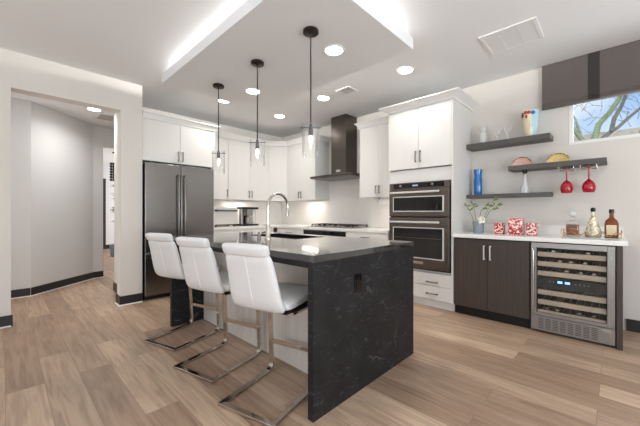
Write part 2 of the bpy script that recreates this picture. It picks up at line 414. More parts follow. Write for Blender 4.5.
# right wall with the high window
WY0, WY1, WZ0, WZ1 = -1.25, .365, 1.885, 2.62
bm = new()
bx(bm, XW, XW + .16, -3.15, WY0, 0, CE); bx(bm, XW, XW + .16, WY1, 5.28, 0, CE)
bx(bm, XW, XW + .16, WY0, WY1, 0, WZ0); bx(bm, XW, XW + .16, WY0, WY1, WZ1, CE)
struct('wall_right', bm, M['wall'])
sbox('wall_back', M['wall'], PX0, 4.45, YB, YB + .12, 0, CE)
# wall with the hall opening
OX0, OX1, OZ, PX = .055, 1.014, 2.428, 1.256
bm = new()
bx(bm, -2.95, OX0, YO0, YO1, 0, CE); bx(bm, OX1, PX, YO0, YO1, 0, CE); bx(bm, OX0, OX1, YO0, YO1, OZ, CE)
struct('wall_left', bm, M['wall'])
sbox('wall_alcove', M['wall'], 1.156, PX, YO1, YB + .12, 0, CE)
# living area behind the camera
bm = new()
bx(bm, -2.95, -1.7, -3.15, -3.05, 0, CE); bx(bm, 2.9, 4.25, -3.15, -3.05, 0, CE); bx(bm, -1.7, 2.9, -3.15, -3.05, 2.46, CE); bx(bm, -1.7, 2.9, -3.15, -3.05, 0, .24)
struct('wall_south', bm, M['wall'])
bm = new()
bx(bm, -2.95, -2.85, -3.05, -1.8, 0, CE); bx(bm, -2.95, -2.85, 2.6, YO0, 0, CE); bx(bm, -2.95, -2.85, -1.8, 2.6, 2.46, CE); bx(bm, -2.95, -2.85, -1.8, 2.6, 0, .24)
struct('wall_west', bm, M['wall'])
# hall
sbox('wall_hall', M['wall_hall'], -2.95, .268, 5.826, 5.95, 0, 2.70)
H0, H1, H2 = (.268, 5.826), (1.094, 6.589), (1.247, 6.62)
bm = new(); prism(bm, [H0, H1, (H1[0] - .02, H1[1] + .13), (.268, 5.95)], 0, 2.70); struct('wall_diagonal', bm, M['wall_hall'])
bm = new()
prism(bm, [H1, H2, (H2[0], H2[1] + .12), (H1[0], H1[1] + .13)], 0, 2.70)
bx(bm, H2[0], 2.25, 6.62, 6.74, 2.345, 2.70); bx(bm, 2.25, 4.45, 6.62, 6.74, 0, 2.70)
struct('wall_passage', bm, M['wall_hall'])
sbox('wall_far_room', M['wall_hall'], -.5, 4.45, 11.8, 11.92, 0, 2.70)
sbox('wall_far_left', M['wall_hall'], .2, .3, 6.75, 11.8, 0, 2.70)
bm = new(); bx(bm, 4.35, 4.45, 5.4, 6.62, 0, 2.7); bx(bm, 4.35, 4.45, 6.74, 11.8, 0, 2.7); struct('wall_far_right', bm, M['wall_hall'])
sbox('wall_hall_end', M['wall_hall'], -2.95, -2.85, 4.60, 5.82, 0, 2.70)
# black baseboards
bh, bt = .115, .014
sbox('baseboard_left', M['base'], -2.85, OX0 + bt, YO0 - bt, YO0 - .001, 0, bh)
bm = new(); bx(bm, OX1 - bt, PX - .001, YO0 - bt, YO0 - .001, 0, bh); bx(bm, OX1 - bt, OX1 - .001, YO0, YO1 + bt, 0, bh); struct('baseboard_pier', bm, M['base'])
sbox('baseboard_hall', M['base'], -2.85, .262, 5.826 - bt, 5.825, 0, bh)
def strip(name, p, q):
    d = (Vector(q) - Vector(p)).normalized(); n = Vector((d.y, -d.x)) * bt; e = n * .04
    bm = new(); prism(bm, [tuple(Vector(p) + e), tuple(Vector(q) + e), tuple(Vector(q) + n), tuple(Vector(p) + n)], 0, bh); struct(name, bm, M['base'])
sbox('baseboard_alcove', M['base'], 1.156 - bt, 1.1555, YO1 + bt + .001, YB + .12, 0, bh)
strip('baseboard_diagonal', H0, H1)
strip('baseboard_passage', H1, H2)
sbox('baseboard_far', M['base'], .3, 4.35, 11.8 - .02, 11.799, 0, .13)
sbox('baseboard_right', M['base'], XW - bt, XW - .001, -3.05, -.075, 0, bh)
def shoe(name, pts, w=.014):
    bm = new(); moulding(bm, pts, [(bt, 0.0005), (bt + w, .0005), (bt + w, .006), (bt, .012)]); struct(name, bm, M['whitepaint'])
shoe('trim_1', [(-2.85, YO0), (OX0, YO0), (OX0, YO1)][:2])
shoe('trim_2', [(OX1, YO1), (OX1, YO0), (PX, YO0)])
shoe('trim_3', [(-2.85, 5.826), H0, H1, H2])
# black framed door standing in the far room wall
bm = new(); bx(bm, 2.21, 2.29, 11.77, 11.796, .13, 2.25); bx(bm, 1.3, 2.21, 11.77, 11.796, 2.17, 2.25); bx(bm, 1.3, 2.21, 11.772, 11.796, .0, 2.17)
struct('door_1', bm, M['base'])
# high window: frame and panes
bm = new()
for a in ((WY0 + .002, WY1 - .002, WZ0 + .002, WZ0 + .035), (WY0 + .002, WY1 - .002, WZ1 - .035, WZ1 - .002), (WY1 - .035, WY1 - .002, WZ0 + .035, WZ1 - .035), (WY0 + .002, WY0 + .035, WZ0 + .035, WZ1 - .035)):
    bx(bm, XW + .02, XW + .09, a[0], a[1], a[2], a[3])
win = struct('window_1', bm, M['whitepaint'])
boxobj('window_pane', M['winglass'], win, XW + .05, XW + .056, WY0 + .035, WY1 - .035, WZ0 + .035, WZ1 - .035)
# rear window frames of the living area (the daylight comes in here)
bm = new()
for x in (-1.7, -.2, 1.35, 2.84): bx(bm, x, x + .06, -3.12, -3.06, .24, 2.46)
for z in (.24, 2.40): bx(bm, -1.64, 2.84, -3.12, -3.06, z, z + .06)
w2 = struct('window_2', bm, M['whitepaint'])
bm = new()
for y in (-1.8, .35, 2.54): bx(bm, -2.92, -2.86, y, y + .06, .24, 2.46)
for z in (.24, 2.40): bx(bm, -2.92, -2.86, -1.74, 2.54, z, z + .06)
struct('window_3', bm, M['whitepaint'])

# dropped ceiling cloud over the island with light coves
TX0, TX1, TY0, TY1, TZ = 1.275, 2.615, 1.335, 3.76, 2.65
bm = new(); bx(bm, TX0, TX1, TY0, TY1, TZ, 2.755); bx(bm, TX0 + .26, TX1 - .26, TY0 + .26, TY1 - .26, 2.755, CE - .001)
struct('ceiling_cloud', bm, M['ceiling'])
def led_strip(name, loc, rot, ln, p): area(name, loc, rot, ln, .03, p, (1, .985, .96))
CI = .20
led_strip('cove_light_west', (TX0 + CI, (TY0 + TY1) / 2, 2.778), (R(132), 0, R(90)), TY1 - TY0 - .5, 18)
led_strip('cove_light_south', ((TX0 + TX1) / 2, TY0 + CI, 2.778), (R(132), 0, R(180)), TX1 - TX0 - .5, 12)
led_strip('cove_light_east', (TX1 - CI, (TY0 + TY1) / 2, 2.778), (R(132), 0, R(-90)), TY1 - TY0 - .5, 26)
led_strip('cove_light_north', ((TX0 + TX1) / 2, TY1 - CI, 2.778), (R(132), 0, 0), TX1 - TX0 - .5, 17)

# recessed lights
def can(x, y, z, label, p=5.5, group=None):
    t = thing('recessed_light', label, 'ceiling light', (x, y, z), 0, group)
    bm = new(); lathe(bm, [(.078, -.0015), (.100, -.0015), (.098, -.009), (.082, -.010), (.078, -.0015)], (0, 0, 0), 28, cap=False)
    obj('trim_ring', bm, M['whitepaint'], t, local=True, smooth=True)
    bm = new(); lathe(bm, [(.0775, -.0065), (.0775, -.002)], (0, 0, 0), 28)
    obj('lens', bm, M['led'], t, local=True)
    a = area('downlight', (x, y, z - .014), (0, 0, 0), .14, .14, p, (1, .975, .94), 'DISK', 150)
    return t
can(3.225, 1.743, CE, 'round recessed ceiling light in front of the oven cabinet top')
can(3.193, 3.014, CE, 'round recessed ceiling light between the small ceiling vent and the black hood')
can(3.266, 4.111, CE, 'round recessed ceiling light nearest the rear kitchen corner, left of the hood')
can(2.25, 4.13, CE, 'recessed ceiling light half hidden behind the far edge of the dropped ceiling panel')
can(2.115, 1.863, TZ, 'big recessed light in the dropped ceiling panel right of the nearest pendant', 4)
can(2.134, 3.206, TZ, 'recessed light in the dropped ceiling panel behind the middle pendant rod', 4)
can(.941, 5.591, 2.70, 'recessed light in the hall ceiling seen through the wall opening', 9)

def grille(name, label, x0, x1, y0, y1, z, slats_along, n, border=.03, dark=False):
    t = thing(name, label, 'vent', ((x0 + x1) / 2, (y0 + y1) / 2, z))
    bm = new()
    bx(bm, x0, x0 + border, y0, y1, z - .012, z - .001); bx(bm, x1 - border, x1, y0, y1, z - .012, z - .001)
    bx(bm, x0 + border, x1 - border, y0, y0 + border, z - .012, z - .001); bx(bm, x0 + border, x1 - border, y1 - border, y1, z - .012, z - .001)
    obj('frame', bm, M['whitepaint'], t, bevel=.002)
    boxobj('backing', M['black'] if dark else M['nickelgrey'], t, x0 + border, x1 - border, y0 + border, y1 - border, z - .003, z - .001)  # backing colour stands in for the shade between the slats
    bm = new()
    for i in range(n):
        if slats_along == 'y':
            c = x0 + border + (x1 - x0 - 2 * border) * (i + .5) / n; h = (x1 - x0 - 2 * border) / n * (.2 if dark else .34)
            bx(bm, c - h, c + h, y0 + border, y1 - border, z - .009, z - .004)
        else:
            c = y0 + border + (y1 - y0 - 2 * border) * (i + .5) / n; h = (y1 - y0 - 2 * border) / n * (.2 if dark else .34)
            bx(bm, x0 + border, x1 - border, c - h, c + h, z - .009, z - .004)
    obj('slats', bm, M['whitepaint'], t)
    return t
g = grille('return_air_grille', 'large white return air grille in the ceiling above the bar wall', 3.10, 3.53, .48, .93, CE, 'y', 26)
bm = new()
for y in (.63, .78): bx(bm, 3.13, 3.50, y - .006, y + .006, CE - .0105, CE - .004)
obj('divider', bm, M['whitepaint'], g)
grille('ceiling_vent', 'small white ceiling vent with dark slots near the range hood', 3.11, 3.33, 2.49, 2.71, CE, 'x', 7, .028, True)
grille('ceiling_vent', 'white slotted vent in the hall ceiling beside the passage', 1.02, 1.30, 5.72, 6.12, 2.70, 'y', 8, .028, True)

# ================================================================ cabinets
def pull(fr, u, z, ln, vertical, m, parent, d0=.0):
    bm = new(); w = .006
    if vertical:
        fbx(bm, fr, u - w, u + w, d0 + .024, d0 + .036, z - ln / 2, z + ln / 2)
        for s in (-1, 1): fbx(bm, fr, u - w, u + w, d0, d0 + .024, z + s * (ln / 2 - .008) - .006, z + s * (ln / 2 - .008) + .006)
    else:
        fbx(bm, fr, u - ln / 2, u + ln / 2, d0 + .024, d0 + .036, z - w, z + w)
        for s in (-1, 1): fbx(bm, fr, u + s * (ln / 2 - .008) - .006, u + s * (ln / 2 - .008) + .006, d0, d0 + .024, z - w, z + w)
    return obj('handle', bm, m, parent, bevel=.002)
def door(fr, u0, u1, z0, z1, m, parent, handle=None, hm=None, name='door', ln=.14, th=.02):
    d = boxobj(name, m, parent, u0 + .0017, u1 - .0017, .001, th, z0 + .0017, z1 - .0017, fr=fr, bevel=.0015)
    if handle: pull(fr, handle[0], handle[1], ln, handle[2], hm or M['nickel'], d, th)
    return d
CROWN = lambda z0, z1, o=.075: [(0, z0), (.012, z0), (.02, z0 + .02), (o * .72, z1 - .025), (o, z1 - .012), (o, z1), (0, z1)]

# --- oven tower: carcass at x 3.6..4.25, y 1.345..2.20
T0, T1 = 1.345, 2.195
fT = Fr(3.62, T1, 0, -1)
tw = thing('oven_tower_cabinet', 'tall white cabinet tower housing the double oven, with two drawers below', 'cabinet', (3.9, 1.77, 0))
wT = T1 - T0
bm = new()
bx(bm, 3.60, XW - .002, T0, T0 + .02, .1, 2.47); bx(bm, 3.62, XW - .002, T1 - .02, T1, .1, 2.47)
bx(bm, 4.22, XW - .002, T0 + .02, T1 - .02, .1, 2.47); bx(bm, 3.66, 4.22, T0 + .02, T1 - .02, .1, .12)
bx(bm, 3.62, 4.22, T0 + .02, T1 - .02, 1.54, 1.70); bx(bm, 3.62, 4.22, T0 + .02, T1 - .02, 2.45, 2.47)
bx(bm, 3.62, 3.64, T0 + .02, T0 + .032, .44, 1.54); bx(bm, 3.62, 3.64, T1 - .032, T1 - .02, .44, 1.54); bx(bm, 3.62, 4.22, T0 + .02, T1 - .02, .43, .445)
obj('carcass', bm, M['white'], tw, bevel=.0015)
boxobj('toe_kick', M['whitepaint'], tw, 3.66, 3.68, T0, T1, 0, .099)
mid = wT / 2
door(fT, 0, mid, 1.71, 2.468, M['white'], tw, (mid - .03, 1.855, True))
door(fT, mid, wT - .02, 1.71, 2.468, M['white'], tw, (mid + .03, 1.855, True))
door(fT, 0, wT - .02, .272, .425, M['white'], tw, (mid + .18, .318, False), name='drawer')
door(fT, 0, wT - .02, .105, .270, M['white'], tw, (mid + .18, .18, False), name='drawer')
bm = new(); moulding(bm, [(XW - .002, T0), (3.60, T0), (3.60, T1), (3.785, T1)][::-1], CROWN(2.472, 2.547, .095)); tc_ = obj('crown_moulding', bm, M['whitepaint']); tag(tc_, 'wide flared white crown moulding on top of the oven tower', 'moulding')

# --- double oven unit in the tower
ov = thing('double_wall_oven', 'dark stainless microwave and oven combination built into the white tower', 'oven', (3.9, 1.77, .45))
OU0, OU1 = .030, wT - .034          # 30 inch wide front
fO = Fr(3.598, T1, 0, -1)
bm = new(); bx(bm, 3.605, 4.15, T0 + .036, T1 - .036, .452, 1.535); obj('body', bm, M['blackss_dark'], ov)
cp = boxobj('control_panel', M['bronze'], ov, OU0, OU1, 0, .022, 1.452, 1.535, fr=fO, bevel=.003)
boxobj('panel_glass', M['blackglass'], cp, OU0 + .06, OU1 - .06, .0222, .0245, 1.465, 1.524, fr=fO)
boxobj('display', M['display_dim'], cp, .36, .43, .0247, .026, 1.487, 1.503, fr=fO)
for u in (.20, .62): 
    bm = new(); c = fO.p(u, .0247, 1.495); lathe(bm, [(.014, -.0), (.014, -.022), (.010, -.024)], (c.x, c.y, c.z), 18, axis='x'); obj('knob', bm, M['steel'], cp, smooth=True)
def ovendoor(z0, z1, gz0, gz1, hz, name):
    d = boxobj(name, M['bronze'], ov, OU0, OU1, 0, .03, z0, z1, fr=fO, bevel=.004)
    bm = new(); a, b, c, e, w = OU0 + .055, OU1 - .058, gz0, gz1, .012
    fbx(bm, fO, a, b, .0302, .034, e - w, e); fbx(bm, fO, a, b, .0302, .034, c, c + w)
    fbx(bm, fO, a, a + w, .0302, .034, c + w, e - w); fbx(bm, fO, b - w * 1.6, b, .0302, .034, c + w, e - w)
    obj('window_trim', bm, M['toaster'], d, bevel=.002)
    boxobj('window', M['blackglass'] if 'micro' in name else M['ovenglass'], d, a + w, b - w * 1.6, .0303, .032, c + w, e - w, fr=fO)
    bm = new(); fbx(bm, fO, OU0 + .035, OU1 - .10, .062, .082, hz - .012, hz + .012)
    for u in (OU0 + .06, OU1 - .125): fbx(bm, fO, u - .01, u + .01, .0302, .062, hz - .009, hz + .009)
    obj('handle', bm, M['toaster'], d, bevel=.005)
    return d
ovendoor(1.106, 1.448, 1.165, 1.358, 1.408, 'microwave_door')
od = ovendoor(.470, 1.092, .590, .972, 1.038, 'oven_door')
boxobj('rack_line', M['bronze'], od, OU0 + .08, OU1 - .09, .0321, .0328, .838, .843, fr=fO)
boxobj('badge', M['silver'], od, .345, .50, .0303, .033, .522, .552, fr=fO, bevel=.002)

# --- right wall: upper cabinet between hood and tower
def upper(label, fr, w, dep, z0, z1, splits, handles, crown=None, name='upper_cabinet', loc=None):
    c = fr.p(w / 2, -dep / 2, z0)
    t = thing(name, label, 'cabinet', tuple(c))
    boxobj('carcass', M['white'], t, 0, w, -dep + .002, 0, z0, z1, fr=fr, bevel=.0015)
    for (a, b), h in zip(splits, handles): door(fr, a, b, z0 - .004, z1 - .003, M['white'], t, (h[0], h[1], True) if h else None, ln=.12)
    if crown: bm = new(); moulding(bm, crown, CROWN(z1, z1 + .085, .06)); obj('crown', bm, M['whitepaint'], t)
    return t
UZ0, UZ1 = 1.392, 2.462
fA = Fr(3.90, 2.885, 0, -1)
upper('white two-door wall cabinet between the black hood and the oven tower', fA, .685, .35, UZ0, UZ1, [(0, .34), (.34, .685)], [(.31, 1.50), (.37, 1.50)], crown=[(XW - .003, 2.885), (3.88, 2.885), (3.88, 2.296)])
# paper towel holder beneath it
pt = thing('paper_towel_holder', 'paper towel roll mounted under the wall cabinet left of the ovens', 'paper towel holder', (4.0, 2.45, UZ0 - .06))
bm = new(); lathe(bm, [(.052, 2.34), (.052, 2.57)], (3.99, 0, UZ0 - .066), 24, axis='y'); obj('paper_roll', bm, M['paper'], pt, smooth=True)
bm = new()
for y in (2.322, 2.578): bx(bm, 3.97, 4.01, y, y + .012, UZ0 - .085, UZ0 - .005)
cyl(bm, .008, 2.322, 2.59, (3.99, 0, UZ0 - .066), 10, 'y'); obj('bracket', bm, M['black'], pt)
# --- right wall: left unit, corner unit, back units, one crown
YD, XD, YF = 4.64, 3.64, 4.93
fB = Fr(3.90, YD, 0, -1)
upper('white two-door wall cabinet left of the black hood', fB, YD - 3.866, .35, UZ0, UZ1, [(0, .388), (.388, YD - 3.866)], [(.355, 1.49), (.42, 1.49)])
ct = thing('corner_upper_cabinet', 'white angled corner wall cabinet with a single door in the kitchen corner', 'cabinet', (4.0, 5.0, UZ0))
bm = new(); prism(bm, [(3.90, YD + .002), (XW - .002, YD + .002), (XW - .002, YB - .002), (XD + .002, YB - .002), (XD + .002, YF)], UZ0, UZ1); obj('carcass', bm, M['white'], ct)
dl = math.hypot(3.90 - XD, YF - YD)
fC = Fr(XD, YF, 3.90 - XD, YD - YF)
door(fC, .012, dl - .012, UZ0 - .004, UZ1 - .003, M['white'], ct)
fD = Fr(2.30, YF, 1, 0)
upper('white two-door wall cabinet above the toaster oven and coffee maker', Fr(2.757, YF, 1, 0), XD - 2.757 - .002, .35, UZ0, UZ1, [(0, .445), (.445, XD - 2.757 - .002)], [(.415, 1.50), (.475, 1.50)])
upper('narrow white wall cabinet right beside the refrigerator', fD, .452, .35, UZ0, UZ1, [(0, .452)], [(.425, 1.50)])
bm = new(); moulding(bm, [(XW - .003, 3.864), (3.878, 3.864), (3.878, YD), (XD, YF - .022), (2.312, YF - .022)][::-1], CROWN(UZ1 + .002, UZ1 + .09, .06))
bm2 = bm; cm = obj('crown_moulding', bm, M['whitepaint']); tag(cm, 'white crown moulding along the top of the corner wall cabinets', 'moulding')
# --- fridge surround
FX0, FX1, FYF = 1.275, 2.235, 4.47
fF = Fr(FX0 - .012, FYF - .0, 1, 0)
fc = thing('refrigerator_cabinet', 'white two-door cabinet above the refrigerator with crown moulding', 'cabinet', (1.77, 4.9, 1.84))
wF = FX1 - FX0 + .05
boxobj('carcass', M['white'], fc, 0, wF, -.80, -.001, 1.845, 2.40, fr=fF, bevel=.0015)
bm = new(); fbx(bm, fF, wF - .022, wF, -.80, -.002, 0, 1.844); obj('side_panel', bm, M['white'], fc)
door(fF, 0, wF / 2 - .02, 1.845, 2.396, M['white'], fc, (wF / 2 - .05, 1.945, True))
door(fF, wF / 2 - .02, wF, 1.845, 2.396, M['white'], fc, (wF / 2 + .01, 1.945, True))
bm = new(); moulding(bm, [(FX0 - .012, FYF - .02), (FX0 - .012 + wF, FYF - .02), (FX0 - .012 + wF, YF - .09)], CROWN(2.402, 2.485, .06)); obj('crown', bm, M['whitepaint'], fc)
# --- refrigerator
fr_ = thing('refrigerator', 'dark stainless french door refrigerator with bar handles beside the pier', 'refrigerator', (1.75, 4.8, 0))
fG = Fr(FX0, FYF - .03, 1, 0); wG = FX1 - FX0 - .016
boxobj('body', M['blackss_dark'], fr_, .004, wG - .004, -.70, -.002, .06, 1.80, fr=fG, bevel=.004)
boxobj('kick_plate', M['black'], fr_, .02, wG - .02, -.6, -.03, 0, .058, fr=fG)
hm = wG * .487
def fdoor(a, b, z0, z1, name): return boxobj(name, M['blackss'], fr_, a, b, 0, .06, z0, z1, fr=fG, bevel=.008, seg=3)
def fhandle(d, u, z0, z1):
    p0 = [fG.p(u, .062, z0 + .03), fG.p(u, .105, z0 + .03), fG.p(u, .105, z1 - .03), fG.p(u, .062, z1 - .03)]
    bm = new(); tube(bm, fillet(p0, .02, 4), .012, 10); obj('handle', bm, M['blackss'], d, smooth=True)
d1 = fdoor(0, hm - .003, .63, 1.815, 'door'); fhandle(d1, hm - .045, .82, 1.70)
d2 = fdoor(hm + .003, wG, .63, 1.815, 'door'); fhandle(d2, hm + .045, .82, 1.70)
d3 = fdoor(0, wG, .065, .622, 'freezer_drawer')
bm = new(); tube(bm, fillet([fG.p(.08, .062, .55), fG.p(.08, .105, .55), fG.p(wG - .08, .105, .55), fG.p(wG - .08, .062, .55)], .02, 4), .012, 10); obj('handle', bm, M['blackss'], d3, smooth=True)
for u in (.03, wG - .06): boxobj('hinge_cover', M['black'], fr_, u, u + .03, -.03, .05, 1.816, 1.83, fr=fG)

# --- base cabinets (back wall and right wall run) with quartz counter
BZ = .872
def base(label, fr, w, dep, fronts):
    c = fr.p(w / 2, -dep / 2, 0); t = thing('base_cabinet', label, 'cabinet', tuple(c))
    boxobj('carcass', M['white'], t, 0, w, -dep, 0, .1, BZ, fr=fr); boxobj('toe_kick', M['whitepaint'], t, 0, w, -dep, -.06, 0, .099, fr=fr)
    for kind, a, b, z0, z1 in fronts:
        if kind == 'panel': boxobj('dark_recess_panel', M['blackglass'], t, a + .002, b - .002, .001, .02, z0, z1, fr=fr)  # black panel stands in for the dark recess under the counter
        else: door(fr, a, b, z0, z1, M['white'], t, ((a + b) / 2, z1 - .06, False) if kind == 'drawer' else (b - .04, z1 - .12, True), name=kind)
    return t
fE = Fr(3.62, 3.875, 0, -1)
base('white base cabinet under the cooktop with a black panel for the dark recess below the counter', fE, .935, .62, [('panel', 0, .935, .775, BZ - .012), ('drawer', 0, .935, .44, .765), ('drawer', 0, .935, .105, .435)])
base('white drawer base cabinet between the cooktop and the oven tower', Fr(3.62, 2.936, 0, -1), .735, .62, [('drawer', 0, .735, .70, BZ - .012), ('drawer', 0, .735, .42, .695), ('drawer', 0, .735, .105, .415)])
base('white corner base cabinet left of the cooktop', Fr(3.62, 4.60, 0, -1), .72, .62, [('drawer', 0, .72, .70, BZ - .012), ('door', 0, .72, .105, .695)])
base('white base cabinet under the toaster oven and coffee maker', Fr(2.304, 4.66, 1, 0), 1.24, .615, [('drawer', 0, .62, .70, BZ - .012), ('drawer', .62, 1.24, .70, BZ - .012), ('door', 0, .62, .105, .695), ('door', .62, 1.24, .105, .695)])
bm = new(); prism(bm, [(2.302, 4.635), (3.595, 4.635), (3.595, 2.198), (XW - .012, 2.198), (XW - .012, YB - .012), (2.302, YB - .012)], BZ + .001, .914)
kc = obj('kitchen_countertop', bm, M['quartz'], bevel=.003); tag(kc, 'white L-shaped perimeter countertop running from refrigerator past the cooktop', 'countertop')
bm = new(); bx(bm, XW - .011, XW - .001, 2.198, YB - .011, .915, CE * 0 + 1.39); bx(bm, XW - .011, XW - .001, 2.89, 3.86, 1.39, 1.735); bx(bm, 2.30, XW - .012, YB - .011, YB - .001, .915, 1.39)
struct('trim_backsplash', bm, M['tile'])
# under cabinet lamps
for i, (x, y, ax, p) in enumerate(((4.08, 4.2, 'y', 1.7), (3.1, 5.12, 'x', 2.0), (4.1, 2.35, 'y', 1.2))):
    l = .45 if i < 2 else .12
    t = boxobj('under_cabinet_light', M['whitepaint'], None, x - (l / 2 if ax == 'x' else .025), x + (l / 2 if ax == 'x' else .025), y - (l / 2 if ax == 'y' else .025), y + (l / 2 if ax == 'y' else .025), UZ0 - .013, UZ0 - .001)
    tag(t, ['slim white lamp under the wall cabinet left of the hood', 'slim white lamp under the wall cabinet above the coffee maker', 'short white lamp under the wall cabinet beside the oven tower'][i], 'light')
    area('under_cabinet_glow', (x, y, UZ0 - .016), (0, 0, 0), l * .95 if ax == 'x' else .04, l * .95 if ax == 'y' else .04, p, (1, .92, .82))

# --- hood
hd = thing('range_hood', 'black stainless chimney range hood above the cooktop', 'range hood', (4.0, 3.39, 1.74))
HB = M['blackss_hood'] = mat('hood_black_steel', rgb(98, 92, 87), .28, 1, var=.05, vscale=(40, 40, 1), vs=4)
bm = new(); bx(bm, 3.95, XW - .003, 3.215, 3.545, 1.82, CE - .002); obj('chimney', bm, HB, hd, bevel=.002)
bm = new()
a = [(3.75, 2.945), (3.75, 3.862), (XW - .012, 3.862), (XW - .012, 2.945)]
b = [(3.93, 3.19), (3.93, 3.57), (XW - .012, 3.57), (XW - .012, 3.19)]
va = [bm.verts.new((x, y, 1.745)) for x, y in a]; vb = [bm.verts.new((x, y, 1.785)) for x, y in a]; vc = [bm.verts.new((x, y, 1.82)) for x, y in b]
for p, q in ((va, vb), (vb, vc)):
    for i in range(4): bm.faces.new((p[i], p[(i + 1) % 4], q[(i + 1) % 4], q[i]))
bm.faces.new(va[::-1]); bm.faces.new(vc)
obj('canopy', bm, HB, hd)
boxobj('badge', M['silver'], hd, 3.944, 3.949, 3.33, 3.43, 1.845, 1.885)
bm = new()
for k in range(2): bx(bm, 3.80, 4.18, 2.99 + k * .41, 3.38 + k * .41, 1.738, 1.744)
obj('filter', bm, M['steel'], hd)
# --- cooktop
ck = thing('gas_cooktop', 'stainless gas cooktop with black iron grates below the hood', 'cooktop', (3.93, 3.39, .915))
boxobj('tray', M['steel'], ck, 3.665, 4.17, 2.905, 3.86, .916, .926, bevel=.003)
for k in range(3):
    y0 = 2.92 + k * .31; y1 = y0 + .30; bm = new()
    for x in (3.77, 4.14): bx(bm, x - .008, x + .008, y0, y1, .944, .96)
    for y in (y0 + .008, y1 - .008, (y0 + y1) / 2): bx(bm, 3.762, 4.148, y - .008, y + .008, .946, .962)
    for x in (3.77, 4.14):
        for y in (y0 + .01, y1 - .01): bx(bm, x - .008, x + .008, y - .008, y + .008, .927, .946)
    obj('grate', bm, M['iron'], ck)
for x, y in ((3.86, 3.11), (4.06, 3.11), (3.95, 3.41), (3.86, 3.70), (4.06, 3.70)):
    bm = new(); lathe(bm, [(.05, .927), (.05, .935), (.035, .936), (.035, .942)], (x, y, 0), 20); obj('burner', bm, M['iron'], ck, smooth=True)
for k in range(5):
    bm = new(); lathe(bm, [(.021, .927), (.019, .957), (.015, .96)], (3.705, 3.17 + k * .12, 0), 18); obj('knob', bm, M['steel'], ck, smooth=True)

# --- toaster oven, coffee maker
to = thing('toaster_oven', 'stainless toaster oven on the back counter beside the refrigerator', 'toaster oven', (2.7, 5.02, .915))
fH = Fr(2.47, 4.86, 1, 0)
boxobj('body', M['toaster'], to, 0, .44, -.30, 0, .935, 1.25, fr=fH, bevel=.012)
boxobj('door', M['toaster'], to, .01, .43, .001, .014, .955, 1.17, fr=fH, bevel=.004)
bm = new(); fbx(bm, fH, .04, .40, .045, .06, 1.178, 1.194)
for u in (.05, .37): fbx(bm, fH, u, u + .02, .001, .045, 1.18, 1.192)
obj('handle', bm, M['steel'], to, bevel=.003)
boxobj('control_strip', M['black'], to, .005, .435, .001, .008, 1.176, 1.205, fr=fH)
boxobj('crumb_tray', M['black'], to, .012, .43, -.01, .012, .936, .952, fr=fH)
for u in (.03, .38):
    for d in (-.05, -.28): boxobj('foot', M['black'], to, u, u + .03, d - .01, d + .02, .915, .934, fr=fH)
cf = thing('coffee_maker', 'black and steel coffee maker on the back counter under the lamp', 'coffee maker', (3.2, 5.02, .915))
fK = Fr(3.02, 4.88, 1, 0)
boxobj('base', M['black'], cf, 0, .36, -.24, 0, .915, .945, fr=fK, bevel=.004)
boxobj('back_tower', M['black'], cf, .10, .24, -.24, -.14, .946, 1.22, fr=fK, bevel=.004)
boxobj('top_housing', M['black'], cf, 0, .36, -.24, -.01, 1.221, 1.26, fr=fK, bevel=.006)
boxobj('brew_head', M['steel'], cf, .11, .23, -.135, -.005, 1.10, 1.22, fr=fK, bevel=.006)
bm = new(); c = fK.p(.165, -.07, 0); lathe(bm, [(.05, .946), (.055, .96), (.052, 1.07), (.04, 1.085)], (c.x, c.y, 0), 20); k = obj('carafe', bm, M['steel'], cf, smooth=True)
bm = new(); c = fK.p(.045, -.10, 0); lathe(bm, [(.04, .946), (.04, 1.22)], (c.x, c.y, 0), 20); obj('grinder', bm, M['blackss'], cf, smooth=True)
bm = new(); c = fK.p(.305, -.10, 0); lathe(bm, [(.042, .946), (.045, 1.22)], (c.x, c.y, 0), 20); obj('water_tank', bm, M['crystal'], cf, smooth=True)

# ================================================================ island
IX0, IX1, IY0, IY1, IZ = 1.18, 2.335, 1.19, 3.26, .915
ic = thing('island_countertop', 'black veined stone waterfall countertop of the kitchen island', 'countertop', (1.76, 2.22, 0))
SX0, SX1, SY0, SY1 = 1.82, 2.22, 2.06, 2.82
bm = new()
xs = [IX0, SX0, SX1, IX1]; ys = [IY0, SY0, SY1, IY1]
def slab_hole(bm, xs, ys, z0, z1):
    V = {}
    for k, z in enumerate((z0, z1)):
        for i, x in enumerate(xs):
            for j, y in enumerate(ys): V[i, j, k] = bm.verts.new((x, y, z))
    for i in range(3):
        for j in range(3):
            if (i, j) == (1, 1): continue
            for k in (0, 1): bm.faces.new((V[i, j, k], V[i + 1, j, k], V[i + 1, j + 1, k], V[i, j + 1, k]))
    for i in range(3):
        for j in (0, 3): bm.faces.new((V[i, j, 0], V[i + 1, j, 0], V[i + 1, j, 1], V[i, j, 1]))
        for j in (0, 3): bm.faces.new((V[j, i, 0], V[j, i + 1, 0], V[j, i + 1, 1], V[j, i, 1]))
    bm.faces.new((V[1, 1, 0], V[2, 1, 0], V[2, 1, 1], V[1, 1, 1])); bm.faces.new((V[1, 2, 0], V[2, 2, 0], V[2, 2, 1], V[1, 2, 1]))
    bm.faces.new((V[1, 1, 0], V[1, 2, 0], V[1, 2, 1], V[1, 1, 1])); bm.faces.new((V[2, 1, 0], V[2, 2, 0], V[2, 2, 1], V[2, 1, 1]))
slab_hole(bm, xs, ys, .875, IZ)
obj('worktop', bm, M['stone'], ic, bevel=.002)
for a in ((IX0, IX0 + .03), (IX1 - .03, IX1)): boxobj('mitred_apron', M['stoneface'], ic, *a, IY0 + .046, IY1 - .046, .842, .8745)
